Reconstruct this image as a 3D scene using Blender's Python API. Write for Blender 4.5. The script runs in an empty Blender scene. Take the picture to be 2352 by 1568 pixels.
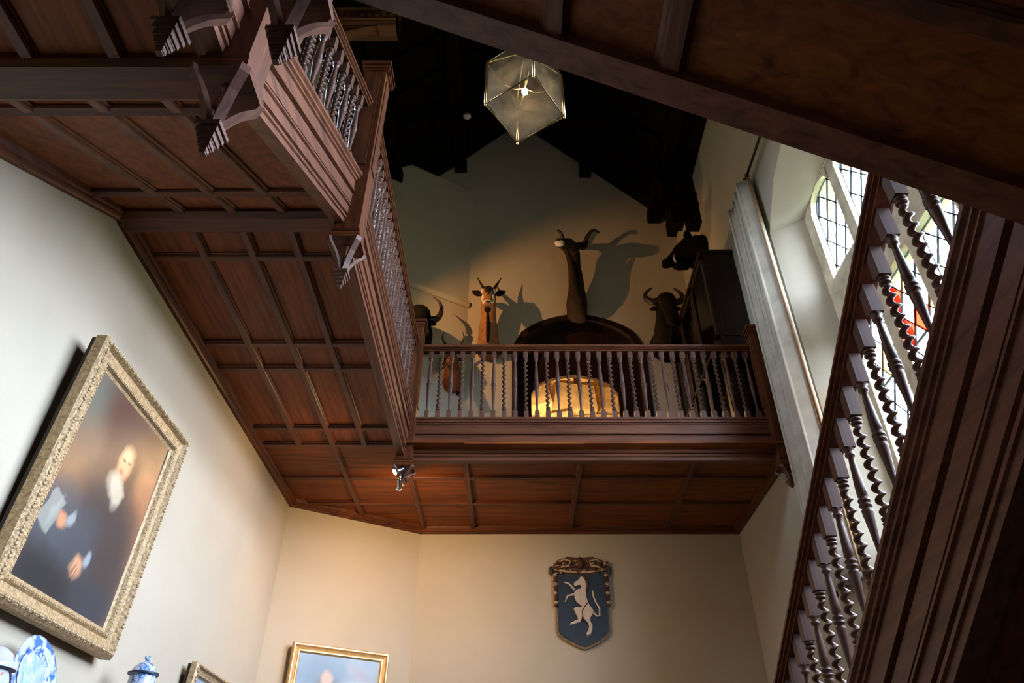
import bpy, bmesh, math, random
from mathutils import Vector, Matrix
random.seed(7)
R = math.radians
SC = bpy.context.scene
COL = SC.collection
EYE = 1.6            # camera height above the hall floor; the scene below is measured from the eye level

# ------------------------------------------------------------------ camera, sky, daylight portals, exposure
cd = bpy.data.cameras.new('camera')
cd.sensor_width = 36.0
cd.lens = 36.0 * 1650.0 / 2352.0
cd.clip_start = 0.05
cam = bpy.data.objects.new('camera', cd)
COL.objects.link(cam)
cam.location = (0, 0, EYE)
cam.rotation_euler = (R(90 + 36.4), 0, 0)
SC.camera = cam

world = bpy.data.worlds.new('overcast_sky')
SC.world = world
world.use_nodes = True
bg = world.node_tree.nodes['Background']
bg.inputs[0].default_value = (0.665, 0.80, 1.0, 1)
bg.inputs[1].default_value = 60.0

SC.view_settings.view_transform = 'Standard'
SC.view_settings.look = 'None'
SC.view_settings.gamma = 1.0
SC.view_settings.use_curve_mapping = False
SC.view_settings.exposure = 0.50

def portal(name, loc, rot, sx, sy):
    l = bpy.data.lights.new(name, 'AREA')
    l.shape = 'RECTANGLE'
    l.size = sx
    l.size_y = sy
    l.cycles.is_portal = True
    o = bpy.data.objects.new(name, l)
    COL.objects.link(o)
    o.location = (loc[0], loc[1], loc[2] + EYE)
    o.rotation_euler = rot
    return o

portal('daylight_portal', (3.55, 3.32, 3.25), (0, R(90), 0), 2.1, 4.6)      # stair window, lower tier
portal('daylight_portal', (3.55, 3.32, 5.45), (0, R(90), 0), 1.2, 4.6)      # stair window, upper tier

portal('daylight_portal', (-3.0, 3.8, 5.55), (0, R(-90), 0), 1.2, 1.5)      # assumed unseen small window above the left gallery

# ------------------------------------------------------------------ materials
MATS = {}
def newmat(name):
    m = bpy.data.materials.new(name)
    m.use_nodes = True
    nt = m.node_tree
    b = nt.nodes['Principled BSDF']
    MATS[name] = m
    return m, nt, b

def ramp(nt, fac, stops):
    n = nt.nodes.new('ShaderNodeValToRGB')
    e = n.color_ramp.elements
    while len(e) < len(stops):
        e.new(0.5)
    for k, (p, c) in enumerate(stops):
        e[k].position = p
        e[k].color = (c[0], c[1], c[2], 1)
    nt.links.new(fac, n.inputs[0])
    return n.outputs[0]

def coords(nt, scale, kind='Object'):
    t = nt.nodes.new('ShaderNodeTexCoord')
    mp = nt.nodes.new('ShaderNodeMapping')
    mp.inputs['Scale'].default_value = scale
    nt.links.new(t.outputs[kind], mp.inputs[0])
    return mp.outputs[0]

def noise(nt, vec, scale=1.0, detail=4.0, rough=0.55, dist=0.0):
    n = nt.nodes.new('ShaderNodeTexNoise')
    n.inputs['Scale'].default_value = scale
    n.inputs['Detail'].default_value = detail
    n.inputs['Roughness'].default_value = rough
    n.inputs['Distortion'].default_value = dist
    nt.links.new(vec, n.inputs['Vector'])
    return n.outputs['Fac']

def bump(nt, b, h, strength, dist=0.01):
    n = nt.nodes.new('ShaderNodeBump')
    n.inputs['Strength'].default_value = strength
    n.inputs['Distance'].default_value = dist
    nt.links.new(h, n.inputs['Height'])
    nt.links.new(n.outputs[0], b.inputs['Normal'])

def wood(name, dark, mid, light, axis, rough=0.46, spec=0.28):
    m, nt, b = newmat(name)
    s = {'x': (1.3, 22, 22), 'y': (22, 1.3, 22), 'z': (22, 22, 1.3)}[axis]
    v = coords(nt, s)
    f = noise(nt, v, 1.0, 6, 0.62, 0.6)
    c = ramp(nt, f, [(0.28, dark), (0.5, mid), (0.74, light)])
    v2 = coords(nt, (1.1, 1.1, 1.1))
    f2 = noise(nt, v2, 1.0, 2)
    mx = nt.nodes.new('ShaderNodeMixRGB')
    mx.blend_type = 'MULTIPLY'
    mx.inputs[0].default_value = 0.55
    nt.links.new(c, mx.inputs[1])
    nt.links.new(ramp(nt, f2, [(0.3, (0.6, 0.55, 0.5)), (0.7, (1.15, 1.1, 1.05))]), mx.inputs[2])
    nt.links.new(mx.outputs[0], b.inputs['Base Color'])
    b.inputs['Roughness'].default_value = rough
    b.inputs['Specular IOR Level'].default_value = spec
    bump(nt, b, f, 0.18, 0.004)
    return m

OD, OM, OL = (0.030, 0.0080, 0.0027), (0.092, 0.0262, 0.0078), (0.165, 0.051, 0.0160)
for ax in 'xyz':
    wood('oak_' + ax, OD, OM, OL, ax)
PD, PM, PL = (0.066, 0.0165, 0.0036), (0.172, 0.046, 0.0100), (0.25, 0.075, 0.0185)
for ax in 'xy':
    wood('panel_' + ax, PD, PM, PL, ax, 0.52, 0.18)
for ax in 'xy':
    wood('string_' + ax, (0.045, 0.016, 0.0075), (0.122, 0.044, 0.0225), (0.19, 0.074, 0.040), ax, 0.45, 0.28)
BD, BM, BL = (0.045, 0.020, 0.013), (0.11, 0.052, 0.036), (0.17, 0.085, 0.062)
wood('baluster_oak', BD, BM, BL, 'z', 0.46, 0.3)
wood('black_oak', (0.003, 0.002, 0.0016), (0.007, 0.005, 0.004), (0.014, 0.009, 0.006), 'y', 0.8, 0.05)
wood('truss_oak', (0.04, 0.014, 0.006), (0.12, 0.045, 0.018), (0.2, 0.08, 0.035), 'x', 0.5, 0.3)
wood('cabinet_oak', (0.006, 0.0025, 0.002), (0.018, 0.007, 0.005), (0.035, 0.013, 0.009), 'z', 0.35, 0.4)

def plain(name, col, rough=0.5, metal=0.0, var=0.0, scale=8.0, bmp=0.0, spec=0.5):
    m, nt, b = newmat(name)
    b.inputs['Roughness'].default_value = rough
    b.inputs['Metallic'].default_value = metal
    b.inputs['Specular IOR Level'].default_value = spec
    b.inputs['Base Color'].default_value = (*col, 1)
    if var > 0 or bmp > 0:
        v = coords(nt, (1, 1, 1))
        f = noise(nt, v, scale, 5)
        lo = [c * (1 - var) for c in col]
        hi = [min(1, c * (1 + var)) for c in col]
        nt.links.new(ramp(nt, f, [(0.3, lo), (0.7, hi)]), b.inputs['Base Color'])
        if bmp > 0:
            bump(nt, b, f, bmp, 0.01)
    return m

plain('plaster', (0.43, 0.375, 0.285), 0.85, 0, 0.035, 1.6, 0.05, 0.2)
plain('stone', (0.54, 0.45, 0.31), 0.85, 0, 0.30, 5.0, 0.35, 0.2)
plain('alcove_stone', (0.72, 0.52, 0.26), 0.9, 0, 0.28, 7.0, 0.5, 0.1)
plain('floor_stone', (0.13, 0.09, 0.06), 0.6, 0, 0.2, 2.0, 0.05)
plain('lawn', (0.05, 0.07, 0.03), 0.95, 0, 0.3, 3.0)
plain('lead', (0.045, 0.048, 0.052), 0.5, 0.6)
plain('brass', (0.72, 0.50, 0.24), 0.3, 1.0, 0.15, 20)
plain('brass_shaded', (0.16, 0.105, 0.05), 0.35, 1.0, 0.15, 20)  # darker copy of brass: shade on the lantern bars' outer side, put into the colour
plain('gilt_rim', (0.16, 0.10, 0.045), 0.5, 0.2, 0.4, 40, 0.3)
plain('curtain_shade', (0.07, 0.05, 0.03), 0.9)
plain('chrome', (0.55, 0.53, 0.50), 0.25, 1.0)
plain('iron', (0.02, 0.017, 0.015), 0.5, 0.7)
plain('gilt', (0.38, 0.27, 0.15), 0.45, 0.25, 0.42, 34.0, 0.5)
plain('gilt_worn', (0.40, 0.275, 0.14), 0.5, 0.25, 0.45, 55.0, 0.8)
plain('gilt_bright', (0.60, 0.38, 0.15), 0.35, 0.45, 0.22, 18.0, 0.2)
plain('frame_back', (0.02, 0.012, 0.008), 0.7)
plain('hide_tan', (0.30, 0.14, 0.055), 0.9, 0, 0.3, 14, 0.3, 0.1)
plain('hide_red', (0.20, 0.060, 0.022), 0.9, 0, 0.3, 14, 0.3, 0.1)
plain('hide_grey', (0.040, 0.024, 0.015), 0.95, 0, 0.35, 14, 0.3, 0.1)
plain('hide_dark', (0.013, 0.008, 0.006), 0.95, 0, 0.4, 14, 0.3, 0.1)
plain('hide_black', (0.006, 0.005, 0.004), 0.95, 0, 0.4, 14, 0.3, 0.05)
plain('fur_white', (0.62, 0.56, 0.47), 0.95, 0, 0.12, 20, 0.2, 0.1)
plain('horn', (0.022, 0.015, 0.011), 0.45, 0, 0.4, 30, 0.4)
plain('tusk', (0.62, 0.56, 0.45), 0.4)
plain('glass_eye', (0.01, 0.008, 0.006), 0.08)
plain('curtain_cloth', (0.50, 0.45, 0.36), 0.9, 0, 0.18, 5, 0.1, 0.2)
plain('curtain_braid', (0.33, 0.19, 0.10), 0.8, 0, 0.25, 40, 0.2, 0.2)
plain('shield_blue', (0.0035, 0.0145, 0.031), 0.5, 0, 0.3, 12, 0.1)
plain('horse_white', (0.50, 0.42, 0.33), 0.6, 0, 0.12, 25, 0.1)
plain('carved_gilt', (0.075, 0.026, 0.008), 0.5, 0.25, 0.6, 40, 0.6)
plain('carved_green', (0.02, 0.03, 0.02), 0.6)
plain('white_plastic', (0.75, 0.75, 0.72), 0.5)
plain('book_red', (0.12, 0.02, 0.015), 0.6)
plain('book_brown', (0.10, 0.05, 0.02), 0.6)
plain('porcelain', (0.48, 0.47, 0.48), 0.15)

def delft(name, blue=(0.10, 0.26, 0.62), sc=16.0, lo=0.50, hi=0.58):
    m, nt, b = newmat(name)
    v = coords(nt, (1, 1, 1))
    f = noise(nt, v, sc, 3, 0.6, 1.2)
    c = ramp(nt, f, [(lo, (0.44, 0.50, 0.56)), (hi, blue)])
    nt.links.new(c, b.inputs['Base Color'])
    b.inputs['Roughness'].default_value = 0.15
    return m
delft('delft_blue', (0.05, 0.15, 0.42))
delft('delft_pale', (0.20, 0.36, 0.60), 12.0, 0.40, 0.66)
delft('imari_pink', (0.42, 0.16, 0.15), 9.0, 0.55, 0.6)

def emitter(name, col, strength):
    m = bpy.data.materials.new(name)
    m.use_nodes = True
    nt = m.node_tree
    nt.nodes.clear()
    e = nt.nodes.new('ShaderNodeEmission')
    e.inputs[0].default_value = (*col, 1)
    e.inputs[1].default_value = strength
    o = nt.nodes.new('ShaderNodeOutputMaterial')
    nt.links.new(e.outputs[0], o.inputs[0])
    MATS[name] = m
emitter('bulb_glow', (1.0, 0.78, 0.5), 30.0)
emitter('spot_glow', (1.0, 0.76, 0.46), 45.0)

def glazing(name, tint, gloss=0.06, haze=0.0, hazecol=(0.9, 0.9, 0.9)):
    m = bpy.data.materials.new(name)
    m.use_nodes = True
    nt = m.node_tree
    nt.nodes.clear()
    o = nt.nodes.new('ShaderNodeOutputMaterial')
    t = nt.nodes.new('ShaderNodeBsdfTransparent')
    v = coords(nt, (1, 1, 1))
    f = noise(nt, v, 26.0, 4)
    c = ramp(nt, f, [(0.35, [x * 0.86 for x in tint]), (0.65, tint)])
    nt.links.new(c, t.inputs[0])
    g = nt.nodes.new('ShaderNodeBsdfGlossy')
    g.inputs['Roughness'].default_value = 0.06
    mx = nt.nodes.new('ShaderNodeMixShader')
    mx.inputs[0].default_value = gloss
    nt.links.new(t.outputs[0], mx.inputs[1])
    nt.links.new(g.outputs[0], mx.inputs[2])
    last = mx.outputs[0]
    if haze > 0:
        d = nt.nodes.new('ShaderNodeBsdfTranslucent')
        d.inputs[0].default_value = (*hazecol, 1)
        m2 = nt.nodes.new('ShaderNodeMixShader')
        hz = ramp(nt, noise(nt, coords(nt, (1, 1, 1)), 7.0, 5), [(0.3, (haze * 0.5,) * 3), (0.7, (haze * 1.6,) * 3)])
        nt.links.new(hz, m2.inputs[0])
        nt.links.new(last, m2.inputs[1])
        nt.links.new(d.outputs[0], m2.inputs[2])
        last = m2.outputs[0]
    nt.links.new(last, o.inputs[0])
    MATS[name] = m
glazing('pane_clear', (0.97, 0.98, 1.0))
glazing('pane_red', (0.85, 0.10, 0.05))
glazing('pane_amber', (0.95, 0.62, 0.30))
glazing('pane_grey', (0.55, 0.60, 0.68))
glazing('lantern_glass', (0.90, 0.88, 0.83), 0.06, 0.035, (0.9, 0.82, 0.68))
glazing('case_glass', (0.8, 0.8, 0.8), 0.12)

# ---- oil paintings: soft blots of pigment on a canvas (flat print)
def painting(name, ground, blots, mottle=0.35, nscale=5.0):
    m, nt, b = newmat(name)
    tc = nt.nodes.new('ShaderNodeTexCoord')
    nz = nt.nodes.new('ShaderNodeTexNoise')
    nz.inputs['Scale'].default_value = nscale
    nz.inputs['Detail'].default_value = 5
    nt.links.new(tc.outputs['Object'], nz.inputs['Vector'])
    wob = nt.nodes.new('ShaderNodeVectorMath')
    wob.operation = 'MULTIPLY_ADD'
    nt.links.new(nz.outputs['Color'], wob.inputs[0])
    wob.inputs[1].default_value = (0.07, 0.0, 0.07)
    nt.links.new(tc.outputs['Object'], wob.inputs[2])
    off = nt.nodes.new('ShaderNodeVectorMath')
    off.operation = 'SUBTRACT'
    nt.links.new(wob.outputs[0], off.inputs[0])
    off.inputs[1].default_value = (0.035, 0, 0.035)
    cur = None
    c0 = ramp(nt, nz.outputs['Fac'], [(0.3, [x * (1 - mottle) for x in ground]), (0.7, [x * (1 + mottle) for x in ground])])
    cur = c0
    for (cx, cz, rx, rz, ang, col, soft) in blots:
        mp = nt.nodes.new('ShaderNodeMapping')
        mp.vector_type = 'TEXTURE'
        mp.inputs['Location'].default_value = (cx, 0, cz)
        mp.inputs['Rotation'].default_value = (0, R(ang), 0)
        mp.inputs['Scale'].default_value = (rx, 1e3, rz)
        nt.links.new(off.outputs[0], mp.inputs[0])
        if soft < 0:              # a squared sheet of paper
            soft = -soft
            ab = nt.nodes.new('ShaderNodeVectorMath')
            ab.operation = 'ABSOLUTE'
            nt.links.new(mp.outputs[0], ab.inputs[0])
            sp = nt.nodes.new('ShaderNodeSeparateXYZ')
            nt.links.new(ab.outputs[0], sp.inputs[0])
            ln = nt.nodes.new('ShaderNodeMath')
            ln.operation = 'MAXIMUM'
            nt.links.new(sp.outputs[0], ln.inputs[0])
            nt.links.new(sp.outputs[2], ln.inputs[1])
        else:
            ln = nt.nodes.new('ShaderNodeVectorMath')
            ln.operation = 'LENGTH'
            nt.links.new(mp.outputs[0], ln.inputs[0])
        mr = nt.nodes.new('ShaderNodeMapRange')
        mr.inputs['From Min'].default_value = 1.0 + soft
        mr.inputs['From Max'].default_value = 1.0 - soft
        nt.links.new(ln.outputs['Value'], mr.inputs['Value'])
        mx = nt.nodes.new('ShaderNodeMixRGB')
        nt.links.new(mr.outputs[0], mx.inputs[0])
        nt.links.new(cur, mx.inputs[1])
        mx.inputs[2].default_value = (*col, 1)
        cur = mx.outputs[0]
    nt.links.new(cur, b.inputs['Base Color'])
    b.inputs['Roughness'].default_value = 0.38
    bump(nt, b, nz.outputs['Fac'], 0.1, 0.004)

painting('portrait_oils', (0.105, 0.055, 0.038), [
    (-0.45, 0.40, 0.24, 0.26, 30, (0.115, 0.115, 0.085), 0.6),
    (-0.12, 0.50, 0.22, 0.20, 0, (0.070, 0.028, 0.022), 0.6),
    (-0.42, 0.10, 0.26, 0.20, 0, (0.17, 0.105, 0.065), 0.6),
    (-0.38, -0.04, 0.16, 0.14, 20, (0.23, 0.125, 0.06), 0.6),
    (0.40, 0.22, 0.17, 0.34, 0, (0.29, 0.13, 0.062), 0.55),
    (0.40, 0.55, 0.30, 0.14, -14, (0.035, 0.020, 0.016), 0.5),
    (0.04, 0.32, 0.21, 0.26, 0, (0.060, 0.040, 0.036), 0.5),
    (0.06, -0.08, 0.36, 0.26, 0, (0.036, 0.030, 0.032), 0.4),
    (-0.10, -0.34, 0.48, 0.22, 10, (0.052, 0.056, 0.064), 0.45),
    (-0.38, -0.30, 0.18, 0.22, 0, (0.058, 0.066, 0.074), 0.5),
    (0.30, -0.30, 0.20, 0.34, 0, (0.048, 0.036, 0.034), 0.5),
    (-0.20, -0.60, 0.50, 0.16, 8, (0.022, 0.022, 0.024), 0.45),
    (0.30, -0.56, 0.26, 0.12, 0, (0.034, 0.038, 0.046), 0.5),
    (0.185, 0.30, 0.060, 0.13, 0, (0.045, 0.026, 0.02), 0.4),
    (0.075, 0.285, 0.078, 0.118, 8, (0.52, 0.27, 0.135), 0.34),
    (0.055, 0.335, 0.045, 0.05, 0, (0.62, 0.36, 0.20), 0.6),
    (0.065, 0.225, 0.03, 0.014, 0, (0.36, 0.12, 0.07), 0.6),
    (0.050, 0.300, 0.018, 0.010, 0, (0.10, 0.05, 0.03), 0.6),
    (0.115, 0.300, 0.018, 0.010, 0, (0.10, 0.05, 0.03), 0.6),
    (0.06, 0.125, 0.095, 0.070, 18, (0.44, 0.37, 0.27), 0.4),
    (0.13, 0.075, 0.045, 0.075, 10, (0.40, 0.34, 0.25), 0.45),
    (-0.425, -0.245, 0.072, 0.105, 16, (0.22, 0.22, 0.185), -0.08),
    (-0.40, -0.23, 0.020, 0.07, 16, (0.29, 0.29, 0.25), 0.7),
    (-0.30, -0.255, 0.058, 0.042, 20, (0.46, 0.21, 0.11), 0.35),
    (-0.225, -0.215, 0.028, 0.048, 10, (0.25, 0.26, 0.25), 0.4),
    (0.002, -0.415, 0.058, 0.062, -25, (0.50, 0.25, 0.135), 0.35),
    (-0.022, -0.445, 0.010, 0.045, 14, (0.22, 0.10, 0.06), 0.6),
    (0.015, -0.455, 0.008, 0.04, 10, (0.22, 0.10, 0.06), 0.6),
    (0.075, -0.350, 0.026, 0.045, 0, (0.24, 0.27, 0.28), 0.4),
], 0.4, 12.0)
painting('seascape_oils', (0.17, 0.27, 0.36), [
    (-0.2, 0.30, 0.3, 0.25, 0, (0.10, 0.17, 0.25), 0.6),
    (0.30, 0.10, 0.2, 0.3, 0, (0.27, 0.32, 0.38), 0.6),
    (-0.12, 0.12, 0.13, 0.17, 0, (0.10, 0.09, 0.09), 0.35),
    (-0.12, 0.27, 0.060, 0.080, 0, (0.42, 0.29, 0.22), 0.3),
    (0.22, 0.36, 0.14, 0.05, 30, (0.24, 0.26, 0.30), 0.6),
], 0.25)
painting('landscape_oils', (0.24, 0.33, 0.42), [
    (0.0, -0.3, 0.5, 0.25, 0, (0.14, 0.16, 0.10), 0.5)], 0.25)

# ------------------------------------------------------------------ mesh helpers
ORG = {}
class MB:
    def __init__(s):
        s.v = []
        s.f = []
        s.sm = []
    def add(s, vs, fs, smooth=False):
        k = len(s.v)
        s.v += [tuple(p) for p in vs]
        for f in fs:
            s.f.append(tuple(i + k for i in f))
            s.sm.append(smooth)
        return s
    def box(s, a, b):
        x0, y0, z0 = a
        x1, y1, z1 = b
        vs = [(x0, y0, z0), (x1, y0, z0), (x1, y1, z0), (x0, y1, z0), (x0, y0, z1), (x1, y0, z1), (x1, y1, z1), (x0, y1, z1)]
        return s.add(vs, [(3, 2, 1, 0), (4, 5, 6, 7), (0, 1, 5, 4), (1, 2, 6, 5), (2, 3, 7, 6), (3, 0, 4, 7)])
    def prism(s, p0, p1, n, prof, smooth=False):
        """profile (offset along n, offset along z) swept from p0 to p1, ends cut vertically"""
        p0, p1, n = Vector(p0), Vector(p1), Vector(n)
        up = Vector((0, 0, 1))
        k = len(prof)
        vs = [p0 + n * a + up * b for a, b in prof] + [p1 + n * a + up * b for a, b in prof]
        fs = [(i, (i + 1) % k, k + (i + 1) % k, k + i) for i in range(k)]
        fs += [tuple(range(k - 1, -1, -1)), tuple(range(k, 2 * k))]
        return s.add(vs, fs, smooth)
    def slab(s, poly, zf, t, tf=None):
        """polygon in plan, underside at zf(x,y), thickness t upwards"""
        k = len(poly)
        vs = [(x, y, zf(x, y)) for x, y in poly] + [(x, y, zf(x, y) + t) for x, y in poly]
        fs = [tuple(range(k - 1, -1, -1)), tuple(range(k, 2 * k))]
        fs += [(i, (i + 1) % k, k + (i + 1) % k, k + i) for i in range(k)]
        return s.add(vs, fs)
    def lathe(s, prof, n=10, c=(0, 0, 0), smooth=True, cap=True, sq=False):
        vs = []
        for r, z in prof:
            for i in range(n):
                a = 2 * math.pi * (i + 0.5) / n
                vs.append((c[0] + r * math.cos(a), c[1] + r * math.sin(a), c[2] + z))
        fs = []
        for j in range(len(prof) - 1):
            for i in range(n):
                fs.append((j * n + i, j * n + (i + 1) % n, (j + 1) * n + (i + 1) % n, (j + 1) * n + i))
        if cap:
            fs.append(tuple(range(n - 1, -1, -1)))
            fs.append(tuple((len(prof) - 1) * n + i for i in range(n)))
        return s.add(vs, fs, smooth)
    def tube(s, path, rad, n=8, smooth=True, ref=(0, 0, 1)):
        path = [Vector(p) for p in path]
        ref = Vector(ref)
        vs = []
        m = len(path)
        for j, p in enumerate(path):
            d = (path[min(j + 1, m - 1)] - path[max(j - 1, 0)])
            if d.length < 1e-9:
                d = Vector((0, 0, 1))
            d.normalize()
            u = ref - d * ref.dot(d)
            if u.length < 1e-3:
                u = Vector((0, 1, 0)) - d * d.y
                if u.length < 1e-3:
                    u = Vector((1, 0, 0))
            u.normalize()
            w = d.cross(u)
            r = rad[j] if isinstance(rad, (list, tuple)) else rad
            ru, rw = r if isinstance(r, (list, tuple)) else (r, r)
            for i in range(n):
                a = 2 * math.pi * i / n
                vs.append(p + u * (ru * math.cos(a)) + w * (rw * math.sin(a)))
        fs = []
        for j in range(m - 1):
            for i in range(n):
                fs.append((j * n + i, j * n + (i + 1) % n, (j + 1) * n + (i + 1) % n, (j + 1) * n + i))
        fs.append(tuple(range(n - 1, -1, -1)))
        fs.append(tuple((m - 1) * n + i for i in range(n)))
        return s.add(vs, fs, smooth)
    def ball(s, c, r, n=10, m=6):
        rx, ry, rz = r if isinstance(r, (tuple, list)) else (r, r, r)
        vs = []
        for j in range(m + 1):
            t = math.pi * j / m
            for i in range(n):
                a = 2 * math.pi * i / n
                q = max(math.sin(t), 0.01)
                vs.append((c[0] + rx * q * math.cos(a), c[1] + ry * q * math.sin(a), c[2] - rz * math.cos(t)))
        fs = []
        for j in range(m):
            for i in range(n):
                fs.append((j * n + i, j * n + (i + 1) % n, (j + 1) * n + (i + 1) % n, (j + 1) * n + i))
        return s.add(vs, fs, True)
    def mesh(s, name, org=(0, 0, 0)):
        me = bpy.data.meshes.new(name)
        me.from_pydata([(x - org[0], y - org[1], z - org[2]) for x, y, z in s.v], [], s.f)
        for p, q in zip(me.polygons, s.sm):
            p.use_smooth = q
        bm = bmesh.new()
        bm.from_mesh(me)
        bmesh.ops.recalc_face_normals(bm, faces=bm.faces)
        bm.to_mesh(me)
        bm.free()
        me.update()
        return me
    def build(s, name, mat, parent=None):
        org = ORG.get(parent.name, (0, 0, 0)) if parent else (0, 0, 0)
        me = s.mesh(name, org)
        me.materials.append(MATS[mat])
        o = bpy.data.objects.new(name, me)
        COL.objects.link(o)
        o.parent = parent
        ORG[o.name] = org
        return o

def place(name, me, loc, parent, rotz=0.0):
    org = ORG.get(parent.name, (0, 0, 0))
    o = bpy.data.objects.new(name, me)
    COL.objects.link(o)
    o.parent = parent
    o.location = (loc[0] - org[0], loc[1] - org[1], loc[2] - org[2])
    o.rotation_euler = (0, 0, rotz)
    return o

def thing(name, label, cat, loc=(0, 0, 0), rot=None, group=None, kind=None):
    """an Empty at the thing's base; without rot its parts are given in hall coordinates"""
    o = bpy.data.objects.new(name, None)
    COL.objects.link(o)
    o.empty_display_size = 0.1
    o.location = loc
    if rot is not None:
        o.rotation_euler = rot
        ORG[o.name] = (0, 0, 0)
    else:
        ORG[o.name] = tuple(loc)
    tag(o, label, cat, group, kind)
    return o

def tag(o, label, cat, group=None, kind=None):
    o['label'] = label
    o['category'] = cat
    if group:
        o['group'] = group
    if kind:
        o['kind'] = kind
    return o

def part(mb, name, mat, parent, label=None):
    o = mb.build(name, mat, parent)
    if label:
        o['label'] = label
    return o

def clip_poly(poly, keep):
    """Sutherland-Hodgman against one half plane; keep(p) >= 0 is inside"""
    out = []
    for i in range(len(poly)):
        a, b = poly[i], poly[(i + 1) % len(poly)]
        da, db = keep(a), keep(b)
        if da >= 0:
            out.append(a)
        if (da >= 0) != (db >= 0):
            t = da / (da - db)
            out.append((a[0] + (b[0] - a[0]) * t, a[1] + (b[1] - a[1]) * t))
    return out

def area(poly):
    return abs(sum(poly[i][0] * poly[(i + 1) % len(poly)][1] - poly[(i + 1) % len(poly)][0] * poly[i][1] for i in range(len(poly)))) / 2

def holed(name, mapf, outer, holes, thick, mat, parent=None):
    """a wall with openings: outline and holes in (u, v), mapf(u, v, depth)"""
    bm = bmesh.new()
    for d in (0.0, thick):
        es = []
        for loop in [outer] + holes:
            vs = [bm.verts.new(mapf(u, v, d)) for u, v in loop]
            es += [bm.edges.new((vs[i], vs[(i + 1) % len(vs)])) for i in range(len(vs))]
        bmesh.ops.triangle_fill(bm, edges=es, use_beauty=True)
    for loop in [outer] + holes:
        n = len(loop)
        for i in range(n):
            a, b = loop[i], loop[(i + 1) % n]
            q = [bm.verts.new(mapf(*a, 0.0)), bm.verts.new(mapf(*b, 0.0)), bm.verts.new(mapf(*b, thick)), bm.verts.new(mapf(*a, thick))]
            bm.faces.new(q)
    bmesh.ops.remove_doubles(bm, verts=bm.verts, dist=1e-5)
    bmesh.ops.recalc_face_normals(bm, faces=bm.faces)
    me = bpy.data.meshes.new(name)
    bm.to_mesh(me)
    bm.free()
    me.materials.append(MATS[mat])
    o = bpy.data.objects.new(name, me)
    COL.objects.link(o)
    o.parent = parent
    return o

# ------------------------------------------------------------------ plan of the place (metres, heights from eye level)
FL = -EYE
XWL, XWR = -2.656, 2.94           # side walls
XL, X1 = -1.10, 1.46              # well side faces of the left gallery / the right flight
Y2, YG = 1.31, 6.775              # well side faces of the crossing flight / the back gallery
YB, YU = 8.952, 9.22              # lower back wall, upper back wall
ZS, ZT, ZR = 3.55, 3.95, 4.945    # gallery soffit, string top, rail top
ZSB = 3.465                       # string underside
ZF = 3.90                         # gallery floor
YF = -4.6                         # wall behind the viewer
P1 = (XWL, 8.076)
P2 = (-1.179, YB)
DS = (P2[1] - P1[1]) / (P2[0] - P1[0])
def diag_y(x):
    return P1[1] + DS * (x - P1[0])
P4 = (P1[0] + (YU - P1[1]) / DS, YU)
EAVE, RIDGE, XC = 9.40, 12.35, 0.142

# ------------------------------------------------------------------ walls, floor, roof
CY0, CY1, CZ0, CZ1 = 3.1, 4.5, 5.0, 6.1  # opening in the left wall for the assumed window
o = holed('wall_left', lambda u, v, d: (XWL - d, u, v), [(YF, FL), (P1[1] + 0.1, FL), (P1[1] + 0.1, EAVE), (YF, EAVE)], [[(CY0, CZ0), (CY1, CZ0), (CY1, CZ1), (CY0, CZ1)]], 0.3, 'plaster')
tag(o, 'cream plastered wall on the left with the big portrait', 'wall', None, 'structure')

dv = Vector((P4[0] - P1[0], P4[1] - P1[1], 0)).normalized()
dn = Vector((-dv.y, dv.x, 0))
m = MB()
pl = [Vector((P1[0], P1[1], 0)), Vector((P4[0], P4[1], 0)), Vector((P4[0], P4[1], 0)) + dn * 0.3, Vector((P1[0], P1[1], 0)) + dn * 0.3]
m.slab([(p.x, p.y) for p in pl], lambda x, y: FL, EAVE - FL + 0.9)
o = m.build('wall_corner', 'plaster')
tag(o, 'short angled cream wall across the corner behind the spotlights', 'wall', None, 'structure')

o = MB().box((P2[0] - 0.02, YB, FL), (XWR, YU + 0.3, ZF - 0.12)).build('wall_back', 'plaster')
tag(o, 'cream plastered wall below the gallery where the shield hangs', 'wall', None, 'structure')

# upper end wall with a wide arched doorway
def arch_pts(x0, x1, zb, zs, zt, n=14):
    pts = [(x0, zb), (x1, zb)]
    xm, hw = (x0 + x1) / 2, (x1 - x0) / 2
    for i in range(n + 1):
        t = -1 + 2 * i / n
        a = abs(t)
        z = zs + (zt - zs) * (0.80 * math.sqrt(max(0, 1 - a ** 2.2)) + 0.20 * (1 - a))
        pts.append((xm - hw * t, z))
    return pts
AX0, AX1 = 0.0, 2.10
arch = arch_pts(AX0, AX1, ZF, 6.66, 7.345)
gable = [(P4[0] - 0.4, ZF - 0.3), (XWR, ZF - 0.3), (XWR, EAVE), (XC, RIDGE + 0.1), (P4[0] - 0.4, EAVE + (RIDGE - EAVE) * (P4[0] - 0.4 - XWL) / (XC - XWL) + 0.05)]
gable = [(XWL, ZF - 0.3), (XWR, ZF - 0.3), (XWR, EAVE), (XC, RIDGE + 0.1), (XWL, EAVE)]
o = holed('wall_back_upper', lambda u, v, d: (u, YU + d, v), gable, [arch], 0.35, 'plaster')
tag(o, 'upper gable wall behind the gallery hung with animal heads', 'wall', None, 'structure')

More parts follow.
